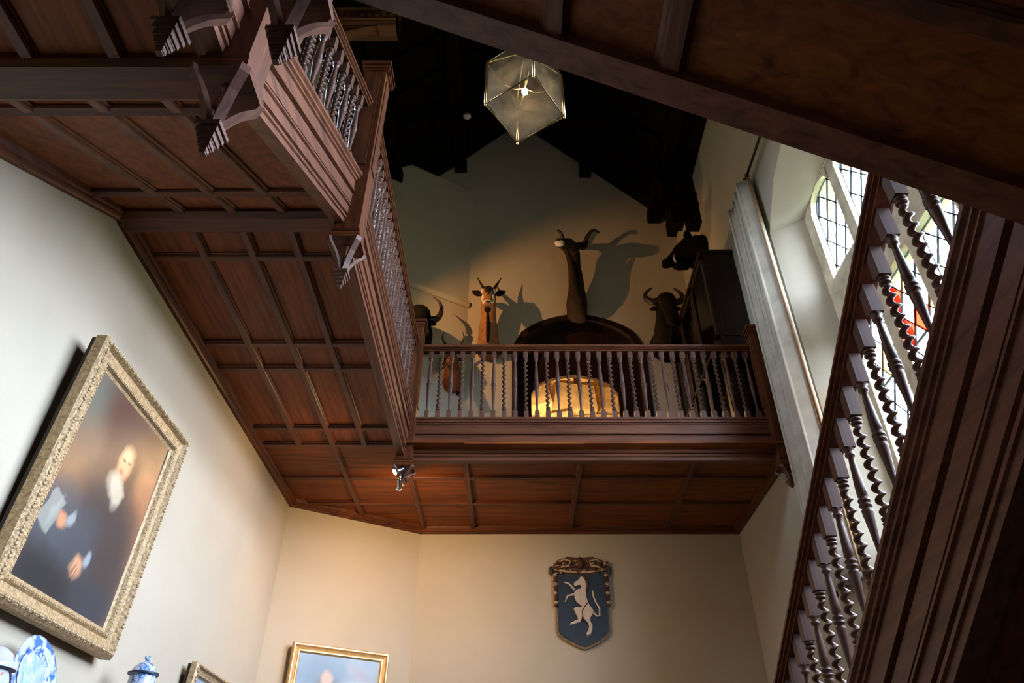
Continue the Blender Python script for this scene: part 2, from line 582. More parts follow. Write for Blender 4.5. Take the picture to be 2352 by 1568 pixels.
# right wall with the deep splayed window bay and the hall window nearer the viewer
def bay_pts(y0, y1, z0, zs, zt, n=12):
    pts = [(y0, z0), (y1, z0)]
    ym, hw = (y0 + y1) / 2, (y1 - y0) / 2
    for i in range(n + 1):
        t = 1 - 2 * i / n
        pts.append((ym + hw * t, zs + (zt - zs) * math.sqrt(max(0, 1 - abs(t) ** 2.4))))
    return pts
bayW = bay_pts(0.72, 5.86, 1.95, 5.85, 6.55)
bayQ = bay_pts(0.95, 5.72, 2.12, 5.95, 6.08)
wr = holed('wall_right', lambda u, v, d: (XWR + d, u, v), [(YF, FL), (YU + 0.3, FL), (YU + 0.3, EAVE), (YF, EAVE)], [bayW], 0.001, 'plaster')
bm = bmesh.new()
bm.from_mesh(wr.data)
q1 = [bm.verts.new((XWR, y, z)) for y, z in bayW]
q2 = [bm.verts.new((3.30, y, z)) for y, z in bayQ]
q3 = [bm.verts.new((3.50, y, z)) for y, z in bayQ]
k = len(q1)
for i in range(k):
    j = (i + 1) % k
    bm.faces.new((q1[i], q1[j], q2[j], q2[i])).smooth = i > 1
    bm.faces.new((q2[i], q2[j], q3[j], q3[i]))
bm.to_mesh(wr.data)
bm.free()
outer = holed('outer_face', lambda u, v, d: (3.5 + d, u, v), [(YF, FL), (YU + 0.3, FL), (YU + 0.3, EAVE), (YF, EAVE)], [bayQ], 0.1, 'stone', wr)
tag(wr, 'cream plastered wall on the right with the deep window bay', 'wall', None, 'structure')

o = holed('wall_front', lambda u, v, d: (u, YF - d, v), [(XWL - 0.3, FL), (3.6, FL), (3.6, EAVE), (XC, RIDGE + 0.1), (XWL - 0.3, EAVE)], [], 0.3, 'plaster')
tag(o, 'plain plastered wall behind the viewer', 'wall', None, 'structure')

m = MB().box((-60, -60, FL - 0.6), (60, 60, FL - 0.25))
o = m.build('ground', 'lawn')
tag(o, 'dark lawn outside the windows', 'ground', None, 'structure')
hr = random.Random(2)  # unseen ridge added outside to keep low sky light off the upper hall
m = MB()
cols = 41
hv = []
for iy in range(cols):
    yy = -60 + 120 * iy / (cols - 1)
    top = 4.0 + hr.uniform(-0.5, 0.5)
    hv += [(17, yy, FL - 0.25), (21, yy, 3.2 + hr.uniform(-0.5, 0.5)), (26, yy, top), (44, yy, top - 1.0), (44, yy, FL - 0.25)]
m.add(hv, [(iy * 5 + k_, iy * 5 + 5 + k_, iy * 5 + 6 + k_, iy * 5 + 1 + k_) for iy in range(cols - 1) for k_ in range(4)], True)
o = m.build('blocker', 'lawn')
tag(o, 'unseen dark hillside outside the windows', 'light_blocker', None, 'structure')
o = MB().box((XWL - 0.3, YF - 0.3, FL - 0.2), (3.6, YU + 0.3, FL)).build('floor', 'floor_stone')
tag(o, 'pale stone flagged floor of the stair hall', 'floor', None, 'structure')

roof = thing('ceiling', 'black timber roof high above the gallery', 'ceiling', (XC, YB, EAVE), None, None, 'structure')
for sx, xe in ((-1, XWL - 0.3), (1, 3.6)):
    sl = (RIDGE - EAVE) / (XC - XWL)
    ze = RIDGE - abs(xe - XC) * sl
    m = MB()
    m.add([(xe, YF - 0.3, ze), (XC, YF - 0.3, RIDGE), (XC, YU + 0.5, RIDGE), (xe, YU + 0.5, ze), (xe, YF - 0.3, ze + 0.1), (XC, YF - 0.3, RIDGE + 0.1), (XC, YU + 0.5, RIDGE + 0.1), (xe, YU + 0.5, ze + 0.1)],
          [(0, 1, 2, 3), (4, 7, 6, 5), (0, 4, 5, 1), (1, 5, 6, 2), (2, 6, 7, 3), (3, 7, 4, 0)])
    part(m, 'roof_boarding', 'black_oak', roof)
    for y in [YF + 0.5 + 0.62 * i for i in range(22)]:
        m = MB()
        p0 = (xe, y, ze - 0.13)
        p1 = (XC, y, RIDGE - 0.13)
        m.prism(p0, p1, (0, 1, 0), [(-0.05, 0), (0.05, 0), (0.05, 0.15), (-0.05, 0.15)])
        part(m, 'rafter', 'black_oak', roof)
    for t in (0.30, 0.64):
        x = xe + (XC - xe) * t
        z = ze + (RIDGE - ze) * t
        m = MB()
        m.prism((x, YF, z - 0.34), (x, YU, z - 0.34), (sx, 0, 0), [(-0.10, 0), (0.12, 0), (0.12, 0.22), (-0.10, 0.22)])
        part(m, 'purlin', 'black_oak', roof)
    m = MB()
    m.prism((XWL if sx < 0 else XWR, YF, EAVE - 0.28), (XWL if sx < 0 else XWR, YU, EAVE - 0.28), (-sx, 0, 0), [(0, 0), (0.16, 0), (0.16, 0.3), (0, 0.3)])
    part(m, 'wall_plate', 'black_oak', roof)

# hammer beam trusses
def truss(y, label, mat):
    t = thing('roof_truss', label, 'roof truss', (XC, y, 7.4), None, 'hammer beam trusses')
    for sx, xw in ((1, XWL), (-1, XWR)):
        n = (sx, 0, 0)
        m = MB()
        m.box((xw if sx > 0 else xw - 0.20, y - 0.11, 7.55 if mat == 'truss_oak' else 8.08), (xw + 0.20 if sx > 0 else xw, y + 0.11, EAVE))
        part(m, 'wall_post', mat, t)
        xt = xw + sx * (1.22 if mat == 'truss_oak' else 0.52)
        hb = part(MB().box((min(xw, xt), y - 0.12, 8.42), (max(xw, xt), y + 0.12, 8.70)), 'hammer_beam', mat, t)
        for zz in (8.44, 8.665):
            m = MB()
            m.box((min(xw, xt) - 0.0, y - 0.15, zz), (max(xw, xt), y + 0.15, zz + 0.03))
            part(m, 'bead', mat, hb)
        for i in range(13 if mat == 'truss_oak' else 5):
            xx = xw + sx * (0.10 + i * 0.088)
            me_ = MB().box((xx - 0.028, y - 0.145, 8.53), (xx + 0.028, y + 0.145, 8.60))
            part(me_, 'dentil', mat, hb)
        # curved brace under the hammer beam
        m = MB()
        pts = []
        for i in range(11):
            a = math.pi / 2 * i / 10
            pts.append((xw + sx * (0.20 + 0.98 * (1 - math.cos(a))), 7.62 + 0.80 * math.sin(a)))
        top = [(xw + sx * 0.2, 8.42)]
        poly = pts + [(xw + sx * 1.18, 8.42)] + top
        k = len(poly)
        vs = [(x, y - 0.07, z) for x, z in poly] + [(x, y + 0.07, z) for x, z in poly]
        fs = [(i, (i + 1) % k, k + (i + 1) % k, k + i) for i in range(k)]
        fs += [(i, i + 1, k - 1) for i in range(0, 11)] + [(k + i + 1, k + i, 2 * k - 1) for i in range(0, 11)]
        m.add(vs, fs)
        if mat == 'truss_oak':
            part(m, 'brace', mat, t)
        m = MB()
        m.box((xt - sx * 0.11 - 0.11, y - 0.1, 8.38), (xt - sx * 0.11 + 0.11, y + 0.1, RIDGE - abs(xt - XC) * 1.05 - 0.05))
        part(m, 'hammer_post', mat, t)
        if mat == 'black_oak' and sx < 0:
            xq = xw - 0.36
            part(MB().box((xq - 0.09, y - 0.1, 8.08), (xq + 0.09, y + 0.1, 8.42)), 'pendant_post', mat, t)
    zc = 10.9 if mat == 'truss_oak' else 10.75
    hw = (RIDGE - zc) / 1.05
    part(MB().box((XC - hw, y - 0.1, zc - 0.12), (XC + hw, y + 0.1, zc + 0.12)), 'collar_beam', mat, t)
    return t
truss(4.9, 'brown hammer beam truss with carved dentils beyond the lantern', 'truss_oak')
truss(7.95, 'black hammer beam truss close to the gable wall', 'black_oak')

# ------------------------------------------------------------------ leaded stone windows
def leaded_window(name, label, mapf, u0, u1, v0, v1, nl, mw, qa, qb, arched, colour=None, depth=0.16, came=True):
    w = thing(name, label, 'window', mapf((u0 + u1) / 2, v0, 0), None, None, 'structure')
    pitch = (u1 - u0 + mw) / nl
    def bar(a, b, c, d, nm, mat='stone', d0=0.0, d1=depth):
        m = MB()
        p = [mapf(a, c, d0), mapf(b, c, d0), mapf(b, d, d0), mapf(a, d, d0), mapf(a, c, d1), mapf(b, c, d1), mapf(b, d, d1), mapf(a, d, d1)]
        m.add(p, [(0, 1, 2, 3), (7, 6, 5, 4), (0, 4, 5, 1), (1, 5, 6, 2), (2, 6, 7, 3), (3, 7, 4, 0)])
        return part(m, nm, mat, w)
    for i in range(1, nl):
        u = u0 - mw + pitch * i
        # chamfered mullion
        m = MB()
        pr = [(0, 0.02), (0.35, 0.0), (0.65, 0.0), (1, 0.02), (1, depth - 0.02), (0.7, depth), (0.3, depth), (0, depth - 0.02)]
        vs = [mapf(u + mw * a, v0, d) for a, d in pr] + [mapf(u + mw * a, v1, d) for a, d in pr]
        k = 8
        m.add(vs, [(j, (j + 1) % k, k + (j + 1) % k, k + j) for j in range(k)] + [tuple(range(k)), tuple(range(k, 2 * k))])
        part(m, 'mullion', 'stone', w)
    for i in range(nl):
        a = u0 + pitch * i
        b = a + pitch - mw
        light = [(a, v0), (b, v0)]
        if arched:
            for j in range(9):
                t = 1 - 2 * j / 8
                light.append(((a + b) / 2 + (b - a) / 2 * t, v1 - arched + arched * math.sqrt(max(0, 1 - t * t))))
            for sgn in (0, 1):       # spandrels of the arched head
                pts = light[2:7] if sgn == 0 else light[6:]
                corner = (b, v1) if sgn == 0 else (a, v1)
                poly = list(pts) + [corner]
                k = len(poly)
                m = MB()
                vs = [mapf(p[0], p[1], 0.01) for p in poly] + [mapf(p[0], p[1], depth - 0.01) for p in poly]
                fs = [(j, (j + 1) % k, k + (j + 1) % k, k + j) for j in range(k)]
                fs += [(j, j + 1, k - 1) for j in range(k - 2)] + [(k + j + 1, k + j, 2 * k - 1) for j in range(k - 2)]
                m.add(vs, fs)
                part(m, 'spandrel', 'stone', w)
        else:
            light += [(b, v1), (a, v1)]
        lead = MB()
        n_u = int((b - a) / qa) + 3
        n_v = int((v1 - v0) / qb) + 3
        for iu in range(-1, 2 * n_u):
            for iv in range(-1, 2 * n_v):
                if (iu + iv) % 2:
                    continue
                cu, cv = a + iu * qa / 2, v0 + iv * qb / 2
                q = [(cu - qa / 2, cv), (cu, cv - qb / 2), (cu + qa / 2, cv), (cu, cv + qb / 2)]
                L = light
                for j in range(len(L)):
                    p0, p1 = L[j], L[(j + 1) % len(L)]
                    if abs(p0[0] - p1[0]) + abs(p0[1] - p1[1]) < 1e-6:
                        continue
                    q = clip_poly(q, lambda p, p0=p0, p1=p1: (p1[0] - p0[0]) * (p[1] - p0[1]) - (p1[1] - p0[1]) * (p[0] - p0[0]))
                    if len(q) < 3:
                        break
                if len(q) < 3 or area(q) < 4e-4:
                    continue
                m = MB()
                k = len(q)
                d0 = depth * 0.5
                m.add([mapf(p[0], p[1], d0) for p in q] + [mapf(p[0], p[1], d0 + 0.004) for p in q],
                      [tuple(range(k)), tuple(range(2 * k - 1, k - 1, -1))] + [(j, (j + 1) % k, k + (j + 1) % k, k + j) for j in range(k)])
                mat = 'pane_clear'
                if colour:
                    mat = colour(i, cu, cv) or mat
                part(m, 'pane', mat, w)
                for j in range(k):
                    p0, p1 = q[j], q[(j + 1) % k]
                    dd = Vector((p1[0] - p0[0], p1[1] - p0[1], 0))
                    if dd.length < 0.02:
                        continue
                    nn = Vector((-dd.y, dd.x, 0)).normalized() * 0.005
                    c4 = [(p0[0] - nn.x, p0[1] - nn.y), (p1[0] - nn.x, p1[1] - nn.y), (p1[0] + nn.x, p1[1] + nn.y), (p0[0] + nn.x, p0[1] + nn.y)]
                    lead.add([mapf(x, y, d0 - 0.006) for x, y in c4] + [mapf(x, y, d0 + 0.01) for x, y in c4],
                             [(0, 1, 2, 3), (7, 6, 5, 4), (0, 4, 5, 1), (1, 5, 6, 2), (2, 6, 7, 3), (3, 7, 4, 0)])
        lo = lead.build('lead_came', 'lead', w)
        lo['kind'] = 'stuff'
        if v1 - v0 > 1.4:
            for f_ in (0.33, 0.66):
                vv = v0 + (v1 - v0) * f_
                bar(a, b, vv - 0.008, vv + 0.008, 'saddle_bar', 'iron', depth * 0.62, depth * 0.62 + 0.016)
    return w

mapR = lambda u, v, d: (3.30 + d, u, v)
def armorial(i, u, v):
    if i == 5 and 3.55 < v < 4.15:
        return ['pane_red', 'pane_amber', 'pane_grey', 'pane_clear', 'pane_red'][int(u * 17 + v * 29) % 5]
    if i in (2, 3, 4, 6) and 3.5 < v < 4.0:
        return ['pane_grey', 'pane_amber', None, None][int(u * 13 + v * 23) % 4]
    return None
leaded_window('window_1', 'upper row of arched leaded lights in the right hand bay', mapR, 1.076, 5.56, 4.90, 6.02, 7, 0.15, 0.25, 0.36, 0.17)
leaded_window('window_2', 'lower leaded window with red armorial glass behind the right stair rail', mapR, 1.076, 5.56, 2.25, 4.25, 7, 0.15, 0.25, 0.36, 0.0, armorial)
leaded_window('assumed_window', 'assumed unseen small leaded window high in the left wall above the gallery', lambda u, v, d: (XWL - 0.12 - d, u, v), CY0, CY1, CZ0, CZ1, 2, 0.15, 0.25, 0.36, 0.15)  # out of view; assumed source added for the daylight on the right wall
fr = holed('trim_1', lambda u, v, d: (3.305 + d, u, v), bayQ, [[(1.076, 4.90), (5.56, 4.90), (5.56, 6.02), (1.076, 6.02)], [(1.076, 2.25), (5.56, 2.25), (5.56, 4.25), (1.076, 4.25)]], 0.15, 'stone')
tag(fr, 'mottled stone surround and band between the two rows of leaded lights', 'window surround', None, 'structure')

# ------------------------------------------------------------------ moulded oak profiles
def string_profile(h, t=0.10):
    """moulded outer string: height h below the top edge, outer face near offset 0"""
    return [(0.045, 0.0), (0.045, -0.022), (0.030, -0.034), (0.030, -0.052), (0.016, -0.060), (0.016, -0.076), (0.004, -0.082),
            (0.004, -0.36 * h), (0.016, -0.37 * h), (0.016, -0.39 * h), (-0.010, -0.40 * h), (-0.010, -0.42 * h), (0.000, -0.43 * h),
            (0.000, -0.61 * h), (-0.016, -0.62 * h), (-0.016, -0.645 * h), (0.008, -0.655 * h), (0.008, -0.68 * h), (-0.006, -0.69 * h),
            (-0.006, -0.83 * h), (-0.022, -0.84 * h), (-0.022, -0.87 * h), (-0.008, -0.88 * h), (-0.008, -0.915 * h), (-0.020, -0.925 * h), (-0.020, -h),
            (-t, -h), (-t, 0.0)]
RAIL = [(-0.062, -0.030), (-0.062, -0.048), (-0.050, -0.052), (-0.050, -0.066), (-0.034, -0.072), (-0.034, -0.088), (0.034, -0.088), (0.034, -0.072),
        (0.050, -0.066), (0.050, -0.052), (0.062, -0.048), (0.062, -0.030), (0.050, -0.022), (0.052, -0.010), (0.036, 0.0), (-0.036, 0.0), (-0.052, -0.010), (-0.050, -0.022)]
RIB = [(-0.022, 0.0), (0.022, 0.0), (0.030, 0.010), (0.030, 0.018), (0.040, 0.026), (0.040, 0.06), (-0.040, 0.06), (-0.040, 0.026), (-0.030, 0.018), (-0.030, 0.010)]
CORN = [(0.0, -0.045), (0.030, -0.045), (0.040, -0.030), (0.060, -0.024), (0.060, -0.006), (0.078, 0.002), (0.085, 0.06), (0.0, 0.06)]

def shift_rib(d):
    return [(a, b + d) for a, b in RIB]

def soffit(t, xs, ys, zf, keep=None, along='y', pm='panel_y', xr=None, yr=None):
    """panelled soffit: loose panels in every cell, moulded ribs below the joints"""
    for i in range(len(xs) - 1):
        for j in range(len(ys) - 1):
            a, b, c, d = xs[i], xs[i + 1], ys[j], ys[j + 1]
            q = [(a, c), (b, c), (b, d), (a, d)]
            if keep:
                q = clip_poly(q, keep)
            if len(q) < 3 or area(q) < 0.004:
                continue
            m = MB()
            m.slab(q, lambda x, y: zf(x, y) + 0.034 + 0.004 * ((i * 7 + j * 5) % 3), 0.03)
            part(m, 'panel', pm, t)

# ------------------------------------------------------------------ L-shaped gallery
gal = thing('oak_gallery', 'panelled oak gallery running along the left and back of the hall', 'gallery', (0, YG, ZS))
z0 = lambda x, y: ZS
keepD = lambda p: (P1[1] + DS * (p[0] - P1[0])) - p[1]
soffit(gal, [XWL, -2.21, -1.86, -1.53, -1.19], [3.46, 3.82, 4.88, 5.25, 6.30, 6.65], z0)
soffit(gal, [XWL, -1.86, -1.14, -0.50, 0.75, 2.0, XWR], [6.65, 7.43, 8.13, YB], z0, keepD, pm='panel_x')
def ribY(x, y0, y1, t=gal, zf=z0, mat='oak_y'):
    part(MB().prism((x, y0, zf(x, y0)), (x, y1, zf(x, y1)), (1, 0, 0), RIB), 'rib', mat, t)
def ribX(y, x0, x1, t=gal, zf=z0, mat='oak_x'):
    part(MB().prism((x0, y, zf(x0, y)), (x1, y, zf(x1, y)), (0, 1, 0), shift_rib(0.003)), 'rib', mat, t)
for x in (-2.21, -1.86, -1.53):
    ribY(x, 3.46, 6.65)
for y in (3.82, 4.88, 5.25, 6.30, 6.65):
    ribX(y, XWL, -1.19)
ribY(-1.86, 6.65, diag_y(-1.86))
ribY(-1.14, 6.88, YB)
for x in (-0.50, 0.75, 2.0):
    ribY(x, 6.88, YB)
ribX(7.43, XWL, XWR)
ribX(8.13, (8.13 - P1[1]) / DS + P1[0], XWR)
ribX(6.90, -1.0, XWR)
ribY(-1.20, 3.46, 6.75)
# cornice against the walls
part(MB().prism((XWL, 3.42, ZS), (XWL, P1[1], ZS), (1, 0, 0), CORN), 'cornice', 'oak_y', gal)
part(MB().prism((P1[0], P1[1], ZS), (P2[0], P2[1], ZS), (-dn.x, -dn.y, 0), CORN), 'cornice', 'oak_x', gal)
part(MB().prism((P2[0] - 0.02, YB, ZS), (XWR, YB, ZS), (0, -1, 0), CORN), 'cornice', 'oak_x', gal)
part(MB().prism((XWR, 6.7, ZS), (XWR, YB, ZS), (-1, 0, 0), CORN), 'cornice', 'oak_y', gal)
# end beam where the upper flight lands
part(MB().prism((XWL, 3.40, ZS), (XL - 0.08, 3.40, ZS), (0, 1, 0), [(-0.06, -0.01), (-0.02, -0.04), (0.10, -0.04), (0.13, -0.015), (0.13, 0.3), (-0.06, 0.3)]), 'beam', 'oak_x', gal)
# floor boards of the gallery
m = MB()
m.box((XWL, 3.46, ZS + 0.075), (XL - 0.1, YG + 0.1, ZF))
part(m, 'deck', 'oak_y', gal)
m = MB()
q = clip_poly([(XWL, YG + 0.1), (XWR, YG + 0.1), (XWR, YU), (XWL, YU)], keepD)
m.slab(q, lambda x, y: ZS + 0.075, ZF - ZS - 0.075)
part(m, 'deck', 'oak_x', gal)
# strings
h = ZT - ZSB
part(MB().prism((XL, 3.45, ZT), (XL, YG, ZT), (1, 0, 0), string_profile(h)), 'string_board', 'string_y', gal)
part(MB().prism((XL - 0.05, YG, ZT), (2.86, YG, ZT), (0, -1, 0), string_profile(h)), 'string_board', 'string_x', gal)

# ------------------------------------------------------------------ flights and landings
SB, PB = 0.608, 0.555
f1b = lambda y: 2.10 - SB * y
f1t = lambda y: 2.65 - SB * y
f1r = lambda y: 3.50 - SB * y
f2b = lambda x: 2.085 - 0.5915 * x
f2t = lambda x: f2b(x) + 0.55
f2r = lambda x: f2b(x) + 1.40
f3b = lambda y: 1.605 + PB * y
f3t = lambda y: 2.090 + PB * y
f3r = lambda y: 2.935 + PB * y

def treads(t, axis, a0, a1, c0, c1, zfun, n):
    for i in range(n):
        a = a0 + (a1 - a0) * i / n
        b = a0 + (a1 - a0) * (i + 1) / n
        z = max(zfun(a), zfun(b))
        lo, hi = min(a, b), max(a, b)
        if axis == 'y':
            bx = ((c0, lo, z - 0.035), (c1, hi, z))
            rx = ((c0, hi - 0.02, z - 0.19), (c1, hi, z - 0.035)) if zfun(hi) < zfun(lo) else ((c0, lo, z - 0.19), (c1, lo + 0.02, z - 0.035))
        else:
            bx = ((lo, c0, z - 0.035), (hi, c1, z))
            rx = ((hi - 0.02, c0, z - 0.19), (hi, c1, z - 0.035)) if zfun(hi) < zfun(lo) else ((lo, c0, z - 0.19), (lo + 0.02, c1, z - 0.035))
        part(MB().box(*bx), 'tread', 'oak_x' if axis == 'y' else 'oak_y', t)
        part(MB().box(*rx), 'riser', 'oak_x' if axis == 'y' else 'oak_y', t)

# flight on the right, climbing towards the viewer
f1 = thing('stair_flight', 'lower oak stair flight rising along the right hand wall', 'staircase', (X1 + 0.7, 6.1, FL))
YE = 6.05
part(MB().prism((X1, 1.40, f1t(1.40)), (X1, YE, f1t(YE)), (-1, 0, 0), string_profile(0.55, 0.11)), 'string_board', 'string_y', f1)
zf1 = lambda x, y: f1b(y) + 0.03
soffit(f1, [X1 + 0.10, 1.95, 2.45, XWR], [1.31, 1.75, 2.82, 3.18, 4.24, 4.60, 5.9], zf1)
for x in (X1 + 0.13, 1.95, 2.45, XWR - 0.04):
    ribY(x, 1.31, 5.9, f1, zf1)
for y in (1.75, 2.82, 3.18, 4.24, 4.60):
    ribX(y, X1 + 0.1, XWR, f1, zf1)
treads(f1, 'y', YE, 1.31, X1 + 0.1, XWR, lambda y: f1t(y) - 0.14, 17)

# quarter landing above right
l1 = thing('stair_landing', 'lower quarter landing between the right flight and the overhead flight', 'landing', (2.2, 0.6, 1.25))
part(MB().box((X1 - 0.05, -0.1, 1.30), (XWR, Y2 - 0.02, 1.78)), 'deck', 'oak_x', l1)
for x in (1.9, 2.45):
    part(MB().prism((x, -0.1, 1.25), (x, 1.3, 1.25), (1, 0, 0), RIB), 'rib', 'oak_y', l1)
for y in (0.05, 0.6, 1.2):
    part(MB().prism((X1, y, 1.255), (XWR, y, 1.255), (0, 1, 0), RIB), 'rib', 'oak_x', l1)

# flight overhead, climbing right to left
f2 = thing('stair_flight', 'middle oak stair flight crossing overhead seen from its panelled underside', 'staircase', (0.3, 0.6, 1.3))
XA, XB = -0.70, 1.44
part(MB().prism((XA, Y2, f2t(XA)), (XB, Y2, f2t(XB)), (0, 1, 0), string_profile(0.55, 0.115)), 'string_board', 'string_x', f2)
part(MB().prism((XA, -0.12, f2t(XA)), (XB, -0.12, f2t(XB)), (0, -1, 0), string_profile(0.55, 0.11)), 'string_board', 'string_x', f2)
zf2 = lambda x, y: f2b(x) + 0.02
soffit(f2, [XA, 0.125, 0.45, XB], [0.0, 0.40, 0.86, 1.21], zf2, pm='panel_x')
for x in (0.125, 0.45):
    part(MB().prism((x, 0.0, zf2(x, 0)), (x, 1.21, zf2(x, 0)), (1, 0, -0.5915), RIB), 'rib', 'oak_y', f2)
for y in (0.40, 0.86):
    ribX(y, XA, XB, f2, zf2)
treads(f2, 'x', XB, XA, 0.0, 1.2, lambda x: f2t(x) - 0.14, 8)

# quarter landing above left
l2 = thing('stair_landing', 'upper quarter landing at the top left between two flights', 'landing', (-1.9, 0.8, 2.55))
ZL = 2.60
zl = lambda x, y: ZL
soffit(l2, [XWL, -1.93, -1.58, XL - 0.06], [-0.1, 0.65, 1.66], zl, pm='panel_y')
soffit(l2, [XL - 0.06, -0.72], [-0.1, 0.65, 1.22], zl, pm='panel_y')
for x in (-1.93, -1.58, -1.22):
    ribY(x, -0.1, 1.68, l2, zl)
ribX(0.65, XWL, -0.72, l2, zl)
part(MB().prism((XWL, 1.70, ZL), (XL - 0.08, 1.70, ZL), (0, 1, 0), [(-0.07, 0.0), (-0.05, -0.03), (0.10, -0.025), (0.14, 0.02), (0.14, 0.3), (-0.07, 0.3)]), 'beam', 'oak_x', l2)
part(MB().box((XWL, -0.1, ZL + 0.075), (XL - 0.1, 1.75, 3.02)), 'deck', 'oak_x', l2)
part(MB().box((XL - 0.1, -0.1, ZL + 0.075), (XA - 0.02, 1.2, 3.02)), 'deck', 'oak_x', l2)
part(MB().prism((XL, 1.28, 3.07), (XL, 1.66, 3.07), (1, 0, 0), string_profile(0.52)), 'string_board', 'string_y', l2)
part(MB().prism((XL, 1.28, 3.07), (-0.74, 1.28, 3.07), (0, 1, 0), string_profile(0.52)), 'string_board', 'string_x', l2)
part(MB().prism((XWL, -0.1, ZL), (XWL, 1.70, ZL), (1, 0, 0), CORN), 'cornice', 'oak_y', l2)

# flight on the left climbing away from the viewer
f3 = thing('stair_flight', 'short upper oak flight rising to the gallery along the left wall', 'staircase', (-1.9, 2.5, 2.6))
part(MB().prism((XL, 1.66, f3t(1.66)), (XL, 3.42, f3t(3.42)), (1, 0, 0), string_profile(0.485)), 'string_board', 'string_y', f3)
zf3 = lambda x, y: ZL + 0.02 + (ZS - ZL - 0.02) * (y - 1.72) / (3.38 - 1.72)
soffit(f3, [XWL, -2.21, -1.86, -1.53, -1.19], [1.76, 2.02, 3.02, 3.36], zf3)
for x in (-2.21, -1.86, -1.53, -1.20):
    ribY(x, 1.76, 3.36, f3, zf3)
for y in (2.02, 3.02):
    ribX(y, XWL, -1.15, f3, zf3)
part(MB().prism((XWL, 1.70, zf3(0, 1.70)), (XWL, 3.42, zf3(0, 3.42)), (1, 0, 0), CORN), 'cornice', 'oak_y', f3)
treads(f3, 'y', 1.76, 3.42, XWL, XL - 0.1, lambda y: f3t(y) - 0.10, 6)

# ------------------------------------------------------------------ balusters
def sq_block(m, hw, z0, z1):
    m.box((-hw, -hw, z0), (hw, hw, z1))
def turned(H, b, t, hw=0.026):
    m = MB()
    sq_block(m, hw, 0, b)
    sq_block(m, hw, H - t, H)
    L = H - t - b
    mid = b + L * 0.50
    p = [(0.026, b), (0.024, b + 0.012), (0.012, b + 0.028), (0.011, b + 0.05), (0.016, b + L * 0.25), (0.0235, b + L * 0.42), (0.024, mid - 0.03), (0.014, mid - 0.022),
         (0.027, mid - 0.016), (0.027, mid - 0.006), (0.015, mid), (0.027, mid + 0.006), (0.027, mid + 0.016), (0.014, mid + 0.022), (0.0225, mid + 0.032), (0.0215, mid + L * 0.14),
         (0.014, H - t - 0.07), (0.012, H - t - 0.045), (0.022, H - t - 0.036), (0.022, H - t - 0.026), (0.014, H - t - 0.02), (0.026, H - t - 0.006), (0.026, H - t)]
    m.lathe(p, 10)
    return m.mesh('turned_baluster')
def twisted(H, b, t, turns=8, hw=0.026):
    m = MB()
    sq_block(m, hw, 0, b)
    sq_block(m, hw, H - t, H)
    for zz in (b, b + 0.02, b + 0.04):
        m.lathe([(0.014, zz), (0.025, zz + 0.005), (0.025, zz + 0.014), (0.014, zz + 0.019)], 8)
    for zz in (H - t - 0.02, H - t - 0.04):
        m.lathe([(0.014, zz), (0.025, zz + 0.005), (0.025, zz + 0.014), (0.014, zz + 0.019)], 8)
    za, zb = b + 0.055, H - t - 0.04
    n = turns * 8
    k = 8
    vs = []
    for j in range(n + 1):
        a = 2 * math.pi * turns * j / n
        e = min(1.0, min(j, n - j) / 4.0)
        cx, cy = 0.0115 * e * math.cos(a), 0.0115 * e * math.sin(a)
        for i in range(k):
            q = 2 * math.pi * i / k
            vs.append((cx + 0.0155 * math.cos(q), cy + 0.0155 * math.sin(q), za + (zb - za) * j / n))
    fs = []
    for j in range(n):
        for i in range(k):
            fs.append((j * k + i, j * k + (i + 1) % k, (j + 1) * k + (i + 1) % k, (j + 1) * k + i))
    m.add(vs, fs, True)
    return m.mesh('twisted_baluster')
HG = ZR - 0.08 - ZT
G_T, G_W = turned(HG, 0.10, 0.10), twisted(HG, 0.10, 0.10, 10)
HS = 0.80
S_T, S_W = turned(HS, 0.13, 0.15), twisted(HS, 0.13, 0.15, 8)
for me in (G_T, G_W, S_T, S_W):
    me.materials.append(MATS['baluster_oak'])

bb = thing('gallery_balustrade', 'oak balustrade along the front of the back gallery', 'balustrade', (0.9, YG, ZT))
yb = YG + 0.03
part(MB().prism((-1.02, yb, ZR), (2.82, yb, ZR), (0, 1, 0), RAIL), 'handrail', 'oak_x', bb)
part(MB().box((-1.02, yb - 0.045, ZT - 0.002), (2.82, yb + 0.045, ZT + 0.012)), 'base_rail', 'oak_x', bb)
for i in range(31):
    place('baluster', G_T if i % 2 == 0 else G_W, (-0.935 + 0.1212 * i, yb, ZT + 0.005), bb)
bl = thing('gallery_balustrade', 'oak balustrade of the left gallery receding to the corner newel', 'balustrade', (XL, 5.1, ZT))
xb = XL - 0.03
part(MB().prism((xb, 3.52, ZR), (xb, YG - 0.06, ZR), (1, 0, 0), RAIL), 'handrail', 'oak_y', bl)
part(MB().box((xb - 0.045, 3.52, ZT - 0.002), (xb + 0.045, YG - 0.06, ZT + 0.012)), 'base_rail', 'oak_y', bl)
for i in range(25):
    place('baluster', G_W if i % 2 == 0 else G_T, (xb, 3.64 + 0.1215 * i, ZT + 0.005), bl)
s1 = thing('stair_balustrade', 'oak balustrade of the right hand flight against the leaded window', 'balustrade', (X1 + 0.05, 3.5, f1t(3.5)))
xs1 = X1 + 0.05
part(MB().prism((xs1, 1.36, f1r(1.36)), (xs1, YE, f1r(YE)), (-1, 0, 0), RAIL), 'handrail', 'oak_y', s1)
y = 1.647 - 0.1375
i = 1
while y < YE - 0.1:
    place('baluster', S_W if i % 2 == 0 else S_T, (xs1, y, f1t(y) - 0.02), s1)
    y += 0.1375
    i += 1
s2 = thing('stair_balustrade', 'oak balustrade of the overhead flight hidden above its string', 'balustrade', (0.3, Y2 - 0.05, f2t(0.3)))
